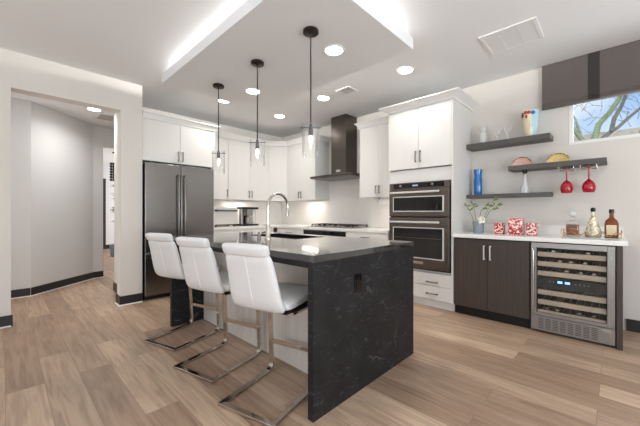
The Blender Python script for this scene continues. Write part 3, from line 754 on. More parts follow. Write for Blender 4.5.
boxobj('end_panel', M['stoneface'], ic, IX0, IX1, IY0, IY0 + .045, 0, .8748, bevel=.002)
boxobj('end_panel', M['stoneface'], ic, IX0, IX1, IY1 - .045, IY1, 0, .8748, bevel=.002)
isl = thing('island_cabinet', 'pale wood island cabinet body behind the bar stools', 'cabinet', (1.9, 2.22, 0))
bm = new(); bx(bm, 1.512, 1.53, IY0 + .047, IY1 - .047, .0, .873); obj('back_panel', bm, M['greywood'], isl)
bm = new(); bx(bm, 1.531, 1.80, IY0 + .047, IY1 - .047, .1, .873); bx(bm, 1.80, 2.28, IY0 + .047, 1.98, .1, .873); bx(bm, 1.80, 2.28, 2.86, IY1 - .047, .1, .873); bx(bm, 1.80, 2.28, 1.98, 2.86, .1, .60); obj('carcass', bm, M['white'], isl)
boxobj('toe_kick', M['whitepaint'], isl, 1.531, 2.22, IY0 + .047, IY1 - .047, 0, .099)
fI = Fr(2.281, IY0 + .05, 0, 1)
for k in range(4): door(fI, k * .49, k * .49 + .49, .105, .835, M['white'], isl, (k * .49 + (.44 if k % 2 == 0 else .05), .74, True))
bm = new()
sn = thing('kitchen_sink', 'black undermount sink set in the dark island top', 'sink', (2.02, 2.44, .68))
bx(bm, SX0 - .012, SX1 + .012, SY0 - .012, SY1 + .012, .66, .67)
for a in ((SX0 - .012, SX0, SY0 - .012, SY1 + .012), (SX1, SX1 + .012, SY0 - .012, SY1 + .012), (SX0, SX1, SY0 - .012, SY0), (SX0, SX1, SY1, SY1 + .012)): bx(bm, *a, .67, .873)
obj('basin', bm, M['black'], sn)
bm = new(); lathe(bm, [(.045, .671), (.045, .674), (.02, .675)], (2.02, 2.44, 0), 20); obj('drain', bm, M['chrome'], sn)
# faucet
fx, fy = 1.66, 2.255
fa = thing('kitchen_faucet', 'chrome gooseneck pull-down faucet standing on the island', 'faucet', (fx, fy, IZ))
bm = new(); lathe(bm, [(.029, IZ + .001), (.029, IZ + .01), (.022, IZ + .02), (.021, IZ + .12), (.016, IZ + .135)], (fx, fy, 0), 22); obj('base', bm, M['chrome'], fa, smooth=True)
pts = [(fx, fy, IZ + .13), (fx, fy, IZ + .30)]
for k in range(1, 13):
    a = PI - PI * k / 12 * 1.03; pts.append((fx + .115 + .115 * math.cos(a), fy, IZ + .30 + .115 * math.sin(a)))
bm = new(); tube(bm, pts, .0125, 14); obj('gooseneck', bm, M['chrome'], fa, smooth=True)
e = Vector(pts[-1]); bm = new(); tube(bm, [e, e + Vector((-.004, 0, -.03)), e + Vector((-.008, 0, -.080))], [.0125, .017, .018], 14); obj('spray_head', bm, M['chrome'], fa, smooth=True)
bm = new(); tube(bm, [(fx, fy + .022, IZ + .055), (fx, fy + .05, IZ + .06), (fx - .005, fy + .085, IZ + .05)], [.011, .010, .008], 10); obj('lever', bm, M['nickel'], fa, smooth=True)
bm = new(); lathe(bm, [(.018, IZ + .001), (.018, IZ + .03), (.012, IZ + .035), (.012, IZ + .055)], (fx + .02, fy + .17, 0), 16); sd = obj('soap_dispenser', bm, M['nickel'], smooth=True); tag(sd, 'short dark soap dispenser standing left of the chrome faucet', 'soap dispenser')
# island outlet
ot = thing('electrical_outlet', 'black electrical outlet on the stone end panel of the island', 'outlet', (1.578, IY0, .70))
bm = new(); bx(bm, 1.543, 1.617, IY0 - .007, IY0 - .001, .645, .765); obj('cover_plate', bm, M['blackglass'], ot, bevel=.003)
for z in (.682, .728):
    bm = new(); bx(bm, 1.560, 1.600, IY0 - .0095, IY0 - .0072, z - .018, z + .018); s = obj('socket', bm, M['blackglass'], ot, bevel=.004)
    bm = new()
    for x in (1.572, 1.588): bx(bm, x - .002, x + .002, IY0 - .0102, IY0 - .0096, z - .008, z + .008)
    obj('slot', bm, M['blackss_dark'], s)

# ================================================================ bar stools
def pad(path, width, thick, ns=20, taper=None):
    """closed upholstered band: a rounded-rectangle section swept along path [(x, z)]"""
    bm = new(); P = [Vector((x, 0, z)) for x, z in path]; rings = []; N = len(P)
    for i in range(N):
        t = (P[min(i + 1, N - 1)] - P[max(i - 1, 0)]).normalized(); nn = Vector((-t.z, 0, t.x))
        e = min(i, N - 1 - i); s = (0.35, .80, 1)[min(e, 2)]; w = width * (1 if e > 1 else (.92, .985)[e]) * (taper[i] if taper else 1)
        ring = []
        for j in range(ns):
            a = 2 * PI * (j + .5) / ns; ca, sa = math.cos(a), math.sin(a); kx = 7.0
            k = (abs(ca) ** kx + abs(sa) ** 2.6) ** (-1 / 4.5); k = min(k, 1 / max(abs(ca), abs(sa) * .86))
            ring.append(bm.verts.new(P[i] + Vector((0, ca * k * w / 2, 0)) + nn * (sa * k * thick * s / 2)))
        rings.append(ring)
    for a, b in zip(rings, rings[1:]):
        for j in range(ns): bm.faces.new((a[j], a[(j + 1) % ns], b[(j + 1) % ns], b[j]))
    bm.faces.new(rings[0][::-1]); bm.faces.new(rings[-1])
    return bm
def smoothpath(ctrl, n=18):
    out = []; P = [Vector((x, z)) for x, z in ctrl]; P = [P[0] * 2 - P[1]] + P + [P[-1] * 2 - P[-2]]
    seg = len(P) - 3
    for i in range(n + 1):
        u = i / n * seg; k = min(int(u), seg - 1); t = u - k; a, b, c, d = P[k:k + 4]
        q = .5 * ((2 * b) + (c - a) * t + (2 * a - 5 * b + 4 * c - d) * t * t + (3 * b - a - 3 * c + d) * t ** 3); out.append((q.x, q.y))
    return out
def make_stool(label):
    t = thing('bar_stool', label, 'bar stool', (0, 0, 0), 0, 'white leather bar stools at the island')
    back = smoothpath([(.120, .572), (.082, .640), (.055, .74), (.030, .84), (-.002, .93)], 16)
    tp = [1 - .16 * (i / 16) ** 1.3 for i in range(17)]
    b = obj('backrest', pad(back, .385, .060, taper=tp), M['leather'], t, smooth=True, sub=1, local=True)
    bm = new(); tube(bm, [(x - .0305, 0, z) for x, z in back[1:-1]], .004, 8, up=(1, 0, 0)); obj('seam_piping', bm, M['leather'], b, smooth=True, local=True)
    roll = smoothpath([(.006, .908), (-.006, .932), (-.016, .957), (-.020, .978)], 8)
    obj('headroll', pad(roll, .328, .062), M['leather'], t, smooth=True, sub=1, local=True)
    seat = smoothpath([(.115, .606), (.20, .606), (.31, .612), (.44, .620), (.505, .604)], 14)
    obj('seat', pad(seat, .40, .080), M['leather'], t, smooth=True, sub=1, local=True)
    bm = new(); bx(bm, .14, .495, -.178, .178, .558, .566); obj('seat_plate', bm, M['black'], t, local=True)
    h = .192; z0 = .010
    path = [(.20, h - .02, .549), (.452, h, .549), (.482, h, z0), (0, h, z0), (0, -h, z0), (.482, -h, z0), (.452, -h, .549), (.20, -h + .02, .549)]
    pth = fillet(path, [0, .05, .065, 0, 0, .065, .05, 0], 6)
    bm = new(); tube(bm, pth, 0, rect=(.036, .016), up=(0, 0, 1)); obj('cantilever_frame', bm, M['chrome'], t, local=True, bevel=.002)
    bm = new(); bx(bm, .462, .476, -h + .019, h - .019, .205, .235); obj('footrest', bm, M['chrome'], t, local=True, bevel=.002)
    return t
st = make_stool('white leather bar stool nearest the camera, beside the island end panel')
st.location = (.958, 1.507, 0.0); st.rotation_euler = (0, 0, R(15))
dup(st, (.94, 2.155, 0), R(14), 'middle white leather bar stool of the three at the island')
dup(st, (.94, 2.823, 0), R(16), 'farthest white leather bar stool, in front of the refrigerator')

# ================================================================ pendants
PB = mat('oil_rubbed_bronze', rgb(58, 52, 48), .4, .8)
def make_pendant(x, y, label):
    t = thing('pendant_light', label, 'pendant light', (x, y, TZ), 0, 'glass pendants over the island')
    bm = new(); lathe(bm, [(.062, -.001), (.064, -.006), (.064, -.024), (.058, -.028)], n=28); obj('canopy', bm, PB, t, local=True, smooth=True)
    bm = new(); lathe(bm, [(.012, -.028), (.009, -.05), (.0058, -.055), (.0058, -.765), (.012, -.775), (.016, -.79)], n=14); obj('rod', bm, PB, t, local=True, smooth=True)
    bm = new(); lathe(bm, [(.016, -.79), (.019, -.795), (.019, -.862), (.016, -.865)], n=18); obj('socket', bm, PB, t, local=True, smooth=True)
    bm = new(); a = R(-46)
    d = Vector((math.cos(a), math.sin(a), 0)); tube(bm, [d * -.084 + Vector((0, 0, -.80)), d * .084 + Vector((0, 0, -.80))], .0035, 8); obj('crossbar', bm, PB, t, local=True)
    bm = new(); lathe(bm, [(.071, -1.035), (.071, -.772), (.068, -.772), (.068, -1.035), (.071, -1.035)], n=32, cap=False); obj('glass_shade', bm, M['glass'], t, local=True, smooth=True)
    bm = new(); lathe(bm, [(.008, -.866), (.012, -.880), (.0135, -.90), (.010, -.925), (.003, -.937)], n=16); obj('bulb', bm, M['bulb'], t, local=True, smooth=True)
    return t
make_pendant(1.755, 1.80, 'bronze pendant with clear glass cylinder nearest the camera over the island')
for y, lb in ((2.56, 'middle bronze glass pendant of the three over the island'), (3.35, 'farthest bronze glass pendant, hanging before the refrigerator cabinet')):
    make_pendant(1.755, y, lb)
for y in (1.80, 2.56, 3.35):
    l = bpy.data.lights.new('pendant_bulb_light', 'POINT'); l.energy = 2.0; l.color = (1, .86, .68); l.shadow_soft_size = .009
    o = bpy.data.objects.new('pendant_bulb_light', l); COL.objects.link(o); o.location = (1.755, y, TZ - .905)

# ================================================================ bar on the right wall
BAR0, BAR1, BX = -.045, 1.341, 3.60
fQ = Fr(BX + .022, BAR1, 0, -1)
bc = thing('bar_cabinet', 'dark espresso two-door base cabinet left of the wine cooler', 'cabinet', (3.93, .97, 0))
boxobj('carcass', M['darkwood'], bc, 0, .735, -.60, 0, .10, .866, fr=fQ)
boxobj('toe_kick', M['blackss_dark'], bc, 0, .735, -.60, -.02, 0, .099, fr=fQ)
door(fQ, .003, .355, .10, .862, M['darkwood'], bc, (.326, .725, True), M['toaster'], ln=.155)
door(fQ, .355, .733, .10, .862, M['darkwood'], bc, (.386, .725, True), M['toaster'], ln=.155)
boxobj('bar_end_panel', M['darkwood'], None, BX - .01, XW - .002, BAR0, -.006, 0, .874, bevel=.001)
tag(bpy.data.objects['bar_end_panel'], 'dark espresso end panel at the right side of the wine cooler', 'panel')
bct = boxobj('bar_countertop', M['quartz'], None, 3.565, XW - .002, -.075, BAR1 + .002, .875, .915, bevel=.003); tag(bct, 'white quartz bar countertop above the wine cooler', 'countertop')
bs = boxobj('trim_bar_splash', M['quartz'], None, XW - .016, XW - .001, -.06, BAR1 + .002, .9155, 1.015); bs['kind'] = 'structure'
# wine cooler
wc = thing('wine_cooler', 'stainless glass-door wine cooler with blue display under the bar counter', 'wine cooler', (3.93, .3, 0))
C0, C1 = .0, .598                      # y range
fW = Fr(BX + .022, C1, 0, -1); cw = C1 - C0
bm = new(); fbx(bm, fW, 0, .015, -.58, 0, .02, .868); fbx(bm, fW, cw - .015, cw, -.58, 0, .02, .868); fbx(bm, fW, .015, cw - .015, -.58, -.565, .02, .868); fbx(bm, fW, .015, cw - .015, -.565, 0, .02, .155); fbx(bm, fW, .015, cw - .015, -.565, 0, .84, .868)
obj('case', bm, M['cavity'], wc)
bm = new()
D0, D1 = .165, .866
fbx(bm, fW, .002, .046, .004, .034, D0, D1); fbx(bm, fW, cw - .052, cw - .002, .004, .034, D0, D1); fbx(bm, fW, .046, cw - .052, .004, .034, D1 - .05, D1); fbx(bm, fW, .046, cw - .052, .004, .034, D0, D0 + .03)
dr = obj('door_frame', bm, M['steel'], wc, bevel=.003)
boxobj('door_glass', M['smokeglass'], dr, .047, cw - .053, .014, .020, D0 + .031, D1 - .051, fr=fW)
bm = new(); p0 = [fW.p(.026, .034, .80), fW.p(.026, .066, .80), fW.p(.026, .066, .21), fW.p(.026, .034, .21)]; tube(bm, fillet(p0, .012, 4), .009, 10); obj('handle', bm, M['silver'], dr, smooth=True)
for z in (.77, .26):
    bm = new(); c = fW.p(cw - .027, .0345, z); lathe(bm, [(.006, 0), (.006, -.003)], (c.x, c.y, c.z), 12, axis='x'); obj('bolt', bm, M['silver'], dr)
for zc in (.752, .66, .568, .385, .290, .190):
    bm = new(); fbx(bm, fW, .05, cw - .056, -.03, -.004, zc - .023, zc + .023); k = obj('rack_front', bm, M['steelwarm'], wc, bevel=.003)
    bm = new()
    for i in range(9): fbx(bm, fW, .06 + i * .053, .066 + i * .053, -.50, -.031, zc - .020, zc - .014)
    obj('rack_wires', bm, M['steel'], k)
cp = boxobj('control_bar', M['cavity'], wc, .016, cw - .016, -.06, -.006, .43, .525, fr=fW)
for u in (.205, .26): boxobj('display', M['display'], cp, u, u + .036, -.0058, -.0048, .488, .508, fr=fW)
bm = new()
for u in (.14, .17, .33, .36, .39, .42): fbx(bm, fW, u, u + .012, -.0058, -.0048, .490, .502)
obj('touch_button', bm, M['nickel'], cp)
gr = boxobj('grille_panel', M['steel'], wc, .002, cw - .002, .004, .030, .022, D0 - .004, fr=fW, bevel=.002)
bm = new()
for i in range(8):
    for k in range(7): fbx(bm, fW, .062 + i * .055, .062 + i * .055 + .040, .0301, .0306, .045 + k * .0152, .045 + k * .0152 + .005)
obj('slots', bm, M['black'], gr)
boxobj('badge', M['silver'], gr, cw - .085, cw - .035, .0303, .033, .128, .144, fr=fW, bevel=.002)
bm = new(); c = fW.p(cw - .028, .0302, .112); lathe(bm, [(.008, 0), (.008, -.005)], (c.x, c.y, c.z), 14, axis='x'); obj('lock', bm, M['silver'], gr)
# wine bottles lying on the racks
def bottle_mesh():
    bm = new(); lathe(bm, [(.012, 0), (.0145, .002), (.0145, .02), (.0135, .022), (.0135, .085), (.034, .125), (.037, .14), (.037, .285), (.034, .295)], (0, 0, 0), 18, axis='x'); return bm
WB = None
RACK = ['top', 'second', 'third', None, None, 'lowest']
for i, zc in enumerate((.752, .66, .568, None, None, .190)):
    for u in {0: (.17, .42), 1: (.22, .30, .40), 2: (.27, .37, .46), 5: (.12, .20, .36, .46)}.get(i, ()):
        c = fW.p(u, -.052, zc + .0245)
        lb = 'dark wine bottle lying on the %s rack of the wine cooler' % RACK[i]
        if WB is None:
            WB = thing('wine_bottle', lb, 'bottle', tuple(c), 0, 'wine bottles on the %s cooler rack' % RACK[i])
            obj('bottle_body', bottle_mesh(), M['wine'], WB, smooth=True, local=True)
            bm = new(); lathe(bm, [(.0155, -.001), (.0155, .035)], n=16, axis='x'); obj('foil', bm, M['silver'], WB, smooth=True, local=True)
        else: dup(WB, tuple(c), 0, lb, 'wine bottles on the %s cooler rack' % RACK[i])

# floating shelves
def shelf(y0, y1, z0, z1, label, dep=.225):
    o = boxobj('floating_shelf', M['shelf'], None, XW - dep, XW - .001, y0, y1, z0, z1, bevel=.002); tag(o, label, 'shelf'); return o
shelf(.497, 1.343, 1.945, 2.003, 'top charcoal floating shelf holding the painted vase')
shelf(.06, .882, 1.632, 1.684, 'middle charcoal floating shelf with red stemware hanging beneath', .25)
shelf(.497, 1.343, 1.332, 1.375, 'lowest charcoal floating shelf holding the blue vase')
# crystal owl
ow = thing('owl_figurine', 'clear crystal owl figurine on the top shelf near the cabinet tower', 'figurine', (4.12, 1.18, 2.003))
bm = new(); lathe(bm, [(.035, 2.004), (.044, 2.03), (.048, 2.07), (.042, 2.12), (.030, 2.145)], (4.12, 1.18, 0), 18); obj('body', bm, M['crystal'], ow, smooth=True)
bm = new(); lathe(bm, [(.028, 2.146), (.036, 2.165), (.037, 2.19), (.030, 2.21), (.012, 2.22)], (4.12, 1.18, 0), 18); hd2 = obj('head', bm, M['crystal'], ow, smooth=True)
bm = new()
for s in (-1, 1): lathe(bm, [(.012, 2.205), (.002, 2.232)], (4.12, 1.18 + s * .022, 0), 8)
obj('ear_tuft', bm, M['crystal'], hd2)
# crystal branch pieces
for k, (y, lb) in enumerate(((1.02, 'clear glass antler ornament on the top shelf beside the owl'), (.91, 'taller clear glass antler ornament nearer the painted vase'))):
    t = thing('glass_ornament', lb, 'ornament', (4.12, y, 2.003)); s = 1 if k else .8
    bm = new(); lathe(bm, [(.028, 2.004), (.028, 2.012), (.012, 2.02)], (4.12, y, 0), 14); obj('base', bm, M['crystal'], t, smooth=True)
    bm = new()
    tube(bm, [(4.12, y, 2.018), (4.12, y + .01, 2.018 + .07 * s), (4.12, y - .012, 2.018 + .18 * s)], [.009, .008, .004], 8)
    tube(bm, [(4.12, y + .008, 2.018 + .06 * s), (4.12, y + .035, 2.018 + .10 * s), (4.12, y + .042, 2.018 + .15 * s)], [.007, .006, .004], 8)
    tube(bm, [(4.12, y + .002, 2.018 + .09 * s), (4.12, y - .035, 2.018 + .13 * s), (4.12, y - .045, 2.018 + .19 * s)], [.007, .006, .004], 8)
    obj('branch', bm, M['crystal'], t, smooth=True)
# painted vase
vz = thing('painted_vase', 'cream and pale blue vase with red and blue blobs, right end of top shelf', 'vase', (4.12, .69, 2.003))
vp = [(.045, 2.004), (.052, 2.03), (.066, 2.10), (.078, 2.20), (.085, 2.29), (.081, 2.29), (.074, 2.20), (.06, 2.09), (.04, 2.02)]
bm = new(); lathe(bm, vp, (4.12, .69, 0), 32)
for f in bm.faces:
    c = f.calc_center_median(); f.material_index = 1 if c.y < .665 else 0
obj('body', bm, [M['creamglaze'], M['bluepale']], vz, smooth=True)
def blob(y, z, r, m, parent, name='painted_spot', flat=.25, ez=1.0):
    rr = .066 + (z - 2.10) * .105
    dx = math.sqrt(max(1e-5, rr ** 2 - (y - .69) ** 2)); bm = new()
    bmesh.ops.create_uvsphere(bm, u_segments=14, v_segments=8, radius=r)
    ang = math.atan2(y - .69, -dx)
    bmesh.ops.scale(bm, verts=bm.verts[:], vec=(flat, 1, ez))
    bmesh.ops.rotate(bm, verts=bm.verts[:], cent=(0, 0, 0), matrix=Matrix.Rotation(ang - PI, 3, 'Z'))
    bmesh.ops.translate(bm, verts=bm.verts[:], vec=(4.12 - dx, y, z)); return obj(name, bm, m, parent, smooth=True)
blob(.755, 2.25, .022, M['umber'], vz, ez=1.5); blob(.722, 2.268, .018, M['redglaze'], vz, ez=1.1); blob(.69, 2.265, .019, M['redglaze'], vz); blob(.652, 2.258, .022, M['blueglaze'], vz); blob(.715, 2.225, .012, M['redglaze'], vz, ez=1.8)
bm = new(); tube(bm, [(4.043, .69, 2.24), (4.05, .685, 2.16), (4.058, .69, 2.08)], .004, 6); obj('painted_line', bm, M['coral'], vz)
# dishes standing on the middle shelf
def dish(y, m, label):
    t = thing('rounded_dish', label, 'dish', (4.14, y, 1.6845))
    n = 28; arc = [(.100 * math.cos(PI * i / n), .108 * math.sin(PI * i / n) ** .8) for i in range(n + 1)]
    bm = new(); rings = []
    for x, k in ((-.016, .93), (-.020, .98), (-.012, 1), (.012, 1), (.016, .97)):
        rings.append([bm.verts.new((x, y_ * k, z * k + .001)) for y_, z in arc])
    for p, q in zip(rings, rings[1:]):
        for i in range(n + 1): j = (i + 1) % (n + 1); bm.faces.new((p[i], p[j], q[j], q[i]))
    bm.faces.new(rings[0]); bm.faces.new(rings[-1]); obj('plate', bm, m, t, smooth=True, local=True)
    for k in range(9):
        i = 4 + round(k * 2.5); y_, z = arc[i]; bm = new(); bmesh.ops.create_uvsphere(bm, u_segments=10, v_segments=6, radius=.010)
        bmesh.ops.scale(bm, verts=bm.verts[:], vec=(1, 1.15, .55)); bmesh.ops.translate(bm, verts=bm.verts[:], vec=(-.014, y_ * .95, z * .95)); obj('painted_rim', bm, M['umber'], t, smooth=True, local=True)
dish(.775, M['coral'], 'pink half-round dish with brown spotted rim standing on the middle shelf')
dish(.445, M['ochre'], 'yellow half-round dish with brown spotted rim standing on the middle shelf')
# blue vase, decanter with black stopper
bm = new(); lathe(bm, [(.040, 1.376), (.046, 1.40), (.048, 1.56), (.042, 1.60), (.044, 1.64), (.050, 1.69), (.046, 1.69), (.038, 1.62), (.04, 1.40)], (4.12, 1.235, 0), 24)
bv = obj('blue_vase', bm, M['blueglass'], smooth=True); tag(bv, 'cobalt blue glass vase on the lowest floating shelf', 'vase')
dc = thing('glass_carafe', 'slim clear glass bottle with round black stopper on the lowest shelf', 'carafe', (4.12, .742, 1.375))
bm = new(); lathe(bm, [(.040, 1.376), (.042, 1.39), (.037, 1.43), (.024, 1.49), (.016, 1.54), (.015, 1.585), (.019, 1.592)], (4.12, .742, 0), 20); obj('bottle', bm, M['crystal'], dc, smooth=True)
bm = new(); bmesh.ops.create_uvsphere(bm, u_segments=16, v_segments=10, radius=.026); bmesh.ops.translate(bm, verts=bm.verts[:], vec=(4.12, .742, 1.619)); obj('stopper', bm, M['black'], dc, smooth=True)
# stemware racks and red glasses
for y, a, b in ((.367, 'left', 'nearer the blue vase'), (.193, 'right', 'farther from the blue vase')):
    t = thing('stemware_rack', 'silver wire stemware rack under the middle shelf, %s of the two' % a, 'rack', (4.1, y, 1.60))
    bm = new()
    for s in (-1, 1):
        tube(bm, fillet([(4.02, y + s * .060, 1.630), (4.02, y + s * .060, 1.603), (4.02, y + s * .016, 1.603), (4.18, y + s * .016, 1.603), (4.18, y + s * .060, 1.603), (4.18, y + s * .060, 1.630)], .008, 3), .004, 8)
    obj('wire', bm, M['silver'], t, smooth=True)
    t = thing('wine_glass', 'red wine glass hanging upside down under the shelf, %s of the pair' % a, 'wine glass', (4.09, y, 1.61))
    bm = new(); lathe(bm, [(.036, 1.6155), (.036, 1.612), (.012, 1.6095), (.006, 1.605)], (4.09, y, 0), 24); obj('foot', bm, M['redglass'], t, smooth=True)
    bm = new(); lathe(bm, [(.010, 1.607), (.006, 1.57), (.006, 1.50), (.010, 1.488)], (4.09, y, 0), 12); obj('stem', bm, M['redglass'], t, smooth=True)
    bm = new(); lathe(bm, [(.009, 1.49), (.028, 1.475), (.046, 1.45), (.055, 1.42), (.054, 1.39), (.045, 1.360), (.043, 1.360), (.051, 1.39), (.052, 1.42), (.043, 1.447), (.026, 1.471), (.006, 1.484)], (4.09, y, 0), 28); obj('bowl', bm, M['redglass'], t, smooth=True)

# plant in pot
pz = .9165
pl = thing('potted_plant', 'leafy stems and white bloom in a small blue-grey pot on the bar', 'plant', (3.86, 1.155, pz))
bm = new(); lathe(bm, [(.056, pz), (.058, pz + .01), (.060, pz + .13), (.054, pz + .13), (.05, pz + .09), (.01, pz + .088)], (3.86, 1.155, 0), 26); obj('pot', bm, M['greypot'], pl, smooth=True)
def leaf(bm, p, d, up, ln, w):
    p, d = Vector(p), Vector(d).normalized(); s = d.cross(Vector(up)).normalized(); q = s.cross(d)
    vs = []
    for t, ww, h in ((0, .1, 0), (.25, .8, .03), (.55, 1, .03), (.8, .6, 0), (1, .05, -.05)):
        for k in (-1, 1): vs.append(bm.verts.new(p + d * ln * t + s * w * ww * k / 2 + q * h * ln + q * (.12 * w * ww)))
        vs.append(bm.verts.new(p + d * ln * t + q * h * ln))
    for i in range(4):
        a = i * 3; b = a + 3
        bm.faces.new((vs[a], vs[a + 2], vs[b + 2], vs[b])); bm.faces.new((vs[a + 2], vs[a + 1], vs[b + 1], vs[b + 2]))
stems = [((3.86, 1.19, 0), (3.84, 1.235, .15), (3.83, 1.27, .22)), ((3.86, 1.15, 0), (3.87, 1.13, .17), (3.87, 1.08, .23)), ((3.86, 1.13, 0), (3.85, 1.05, .18), (3.84, .99, .285)), ((3.86, 1.17, 0), (3.86, 1.2, .2), (3.87, 1.22, .25)), ((3.86, 1.12, 0), (3.84, 1.03, .16), (3.83, .95, .23))]
tips = []
for s in stems:
    pts = [Vector((x, y, pz + .09 + z)) for x, y, z in s]; bm = new(); tube(bm, pts, [.004, .003, .002], 6); obj('stem', bm, M['leaf'], pl, smooth=True); tips.append((pts[1], pts[2]))
for a, b in tips:
    bm = new(); d = b - a
    leaf(bm, b, d + Vector((0, 0, -.02)) * 1, (1, 0, 0), .055, .02); leaf(bm, b, d + Vector((.05, -.07, -.05)), (1, 0, .3), .06, .02); leaf(bm, a.lerp(b, .3), d + Vector((.02, -.08, -.03)), (1, 0, .2), .06, .02); leaf(bm, a.lerp(b, .85), Vector((-.03, -.05, -.06)), (1, 0, .2), .05, .016)
    o = obj('leaves', bm, M['leaf'], pl, smooth=True); s = o.modifiers.new('solid', 'SOLIDIFY'); s.thickness = .001
bm = new()
for k in range(6):
    a = k * PI / 3; leaf(bm, (3.82, 1.10, pz + .15), (-.5 + .2 * math.cos(a), math.cos(a), math.sin(a) + .3), (1, 0, 0), .052, .04)
o = obj('blossom', bm, M['petal'], pl, smooth=True); s = o.modifiers.new('solid', 'SOLIDIFY'); s.thickness = .001
# mosaic candle holders
def holder(x, y, w, h, label):
    t = thing('candle_holder', label, 'candle holder', (x, y, pz)); a = w / 2; k = .006
    bm = new(); bx(bm, x - a, x + a, y - a, y - a + k, pz, pz + h); bx(bm, x - a, x + a, y + a - k, y + a, pz, pz + h); bx(bm, x - a, x - a + k, y - a + k, y + a - k, pz, pz + h); bx(bm, x + a - k, x + a, y - a + k, y + a - k, pz, pz + h); bx(bm, x - a + k, x + a - k, y - a + k, y + a - k, pz, pz + k)
    obj('mosaic_box', bm, M['mosaic'], t)
    bm = new(); cyl(bm, a - .016, pz + k + .001, pz + h * .55, (x, y), 20); obj('candle', bm, M['cream'], t, smooth=True)
holder(3.85, .930, .088, .122, 'small red and white mosaic candle holder next to the potted plant')
holder(3.85, .768, .135, .178, 'largest red and white mosaic candle holder, in the middle')
holder(3.85, .628, .092, .128, 'small red and white mosaic candle holder right of the largest one')
# serving tray with bottles
tx0, tx1, ty0, ty1 = 3.74, 3.98, -.045, .385
ty = thing('serving_tray', 'silver serving tray with curled side rails on the bar counter', 'tray', (3.86, .17, pz))
boxobj('tray_base', M['silver'], ty, tx0, tx1, ty0, ty1, pz, pz + .008, bevel=.003)
bm = new()
for s, y in ((1, ty1), (-1, ty0)):
    tube(bm, fillet([(tx0 + .01, y - s * .006, pz + .008), (tx0 + .01, y - s * .006, pz + .075), (tx1 - .01, y - s * .006, pz + .075), (tx1 - .01, y - s * .006, pz + .008)], .03, 5), .004, 8)
for x in (tx0 + .006, tx1 - .006): tube(bm, [(x, ty0 + .01 + (ty1 - ty0 - .02) * i / 24, pz + .038 + .018 * math.sin(i * PI / 3)) for i in range(25)], .0035, 8)
obj('rail', bm, M['gold'], ty, smooth=True)
bz = pz + .0095
# square decanter
d = thing('liquor_decanter', 'square crystal decanter of amber liquor on the left of the tray', 'decanter', (3.86, .30, bz))
bm = new(); lathe(bm, [(.050, bz), (.054, bz + .008), (.054, bz + .125), (.046, bz + .143), (.018, bz + .155), (.016, bz + .178), (.022, bz + .184)], (3.86, .30, 0), 24, sq=8); obj('bottle', bm, M['glass'], d, smooth=True)
bm = new(); lathe(bm, [(.045, bz + .008), (.047, bz + .012), (.047, bz + .112), (.045, bz + .113)], (3.86, .30, 0), 24, sq=8); obj('liquor', bm, M['amber'], d, smooth=True)
bm = new(); lathe(bm, [(.012, bz + .186), (.028, bz + .20), (.030, bz + .225), (.018, bz + .24)], (3.86, .30, 0), 12); obj('stopper', bm, M['crystal'], d, smooth=True)
boxobj('label_plate', M['umber'], d, 3.8025, 3.8055, .268, .332, bz + .075, bz + .115)
# gilded pear-shaped bottle
d = thing('gilded_bottle', 'pear-shaped gilded bottle with dark stopper in the middle of the tray', 'bottle', (3.86, .152, bz))
bm = new(); lathe(bm, [(.052, bz), (.061, bz + .012), (.060, bz + .04), (.046, bz + .10), (.028, bz + .16), (.017, bz + .195), (.016, bz + .23), (.020, bz + .235)], (3.86, .152, 0), 24); obj('bottle', bm, M['goldpat'], d, smooth=True)
bm = new(); lathe(bm, [(.014, bz + .236), (.019, bz + .245), (.019, bz + .265), (.010, bz + .275)], (3.86, .152, 0), 14); obj('stopper', bm, M['black'], d, smooth=True)
bm = new(); lathe(bm, [(.0195, bz + .18), (.0175, bz + .20)], (3.86, .152, 0), 18, cap=False); obj('neck_band', bm, M['gold'], d, smooth=True)
# whiskey bottle
d = thing('whiskey_bottle', 'round-shouldered amber whiskey bottle with cream label, right on the tray', 'bottle', (3.86, .026, bz))
bm = new(); lathe(bm, [(.044, bz), (.048, bz + .008), (.048, bz + .125), (.040, bz + .155), (.020, bz + .178), (.015, bz + .19), (.015, bz + .225)], (3.86, .026, 0), 24, sq=3.5); obj('bottle', bm, M['darkamber'], d, smooth=True)
bm = new(); lathe(bm, [(.018, bz + .222), (.018, bz + .255), (.015, bz + .258)], (3.86, .026, 0), 16); obj('cap', bm, M['black'], d, smooth=True)
boxobj('label', M['cream'], d, 3.8075, 3.8115, -.008, .060, bz + .025, bz + .115)

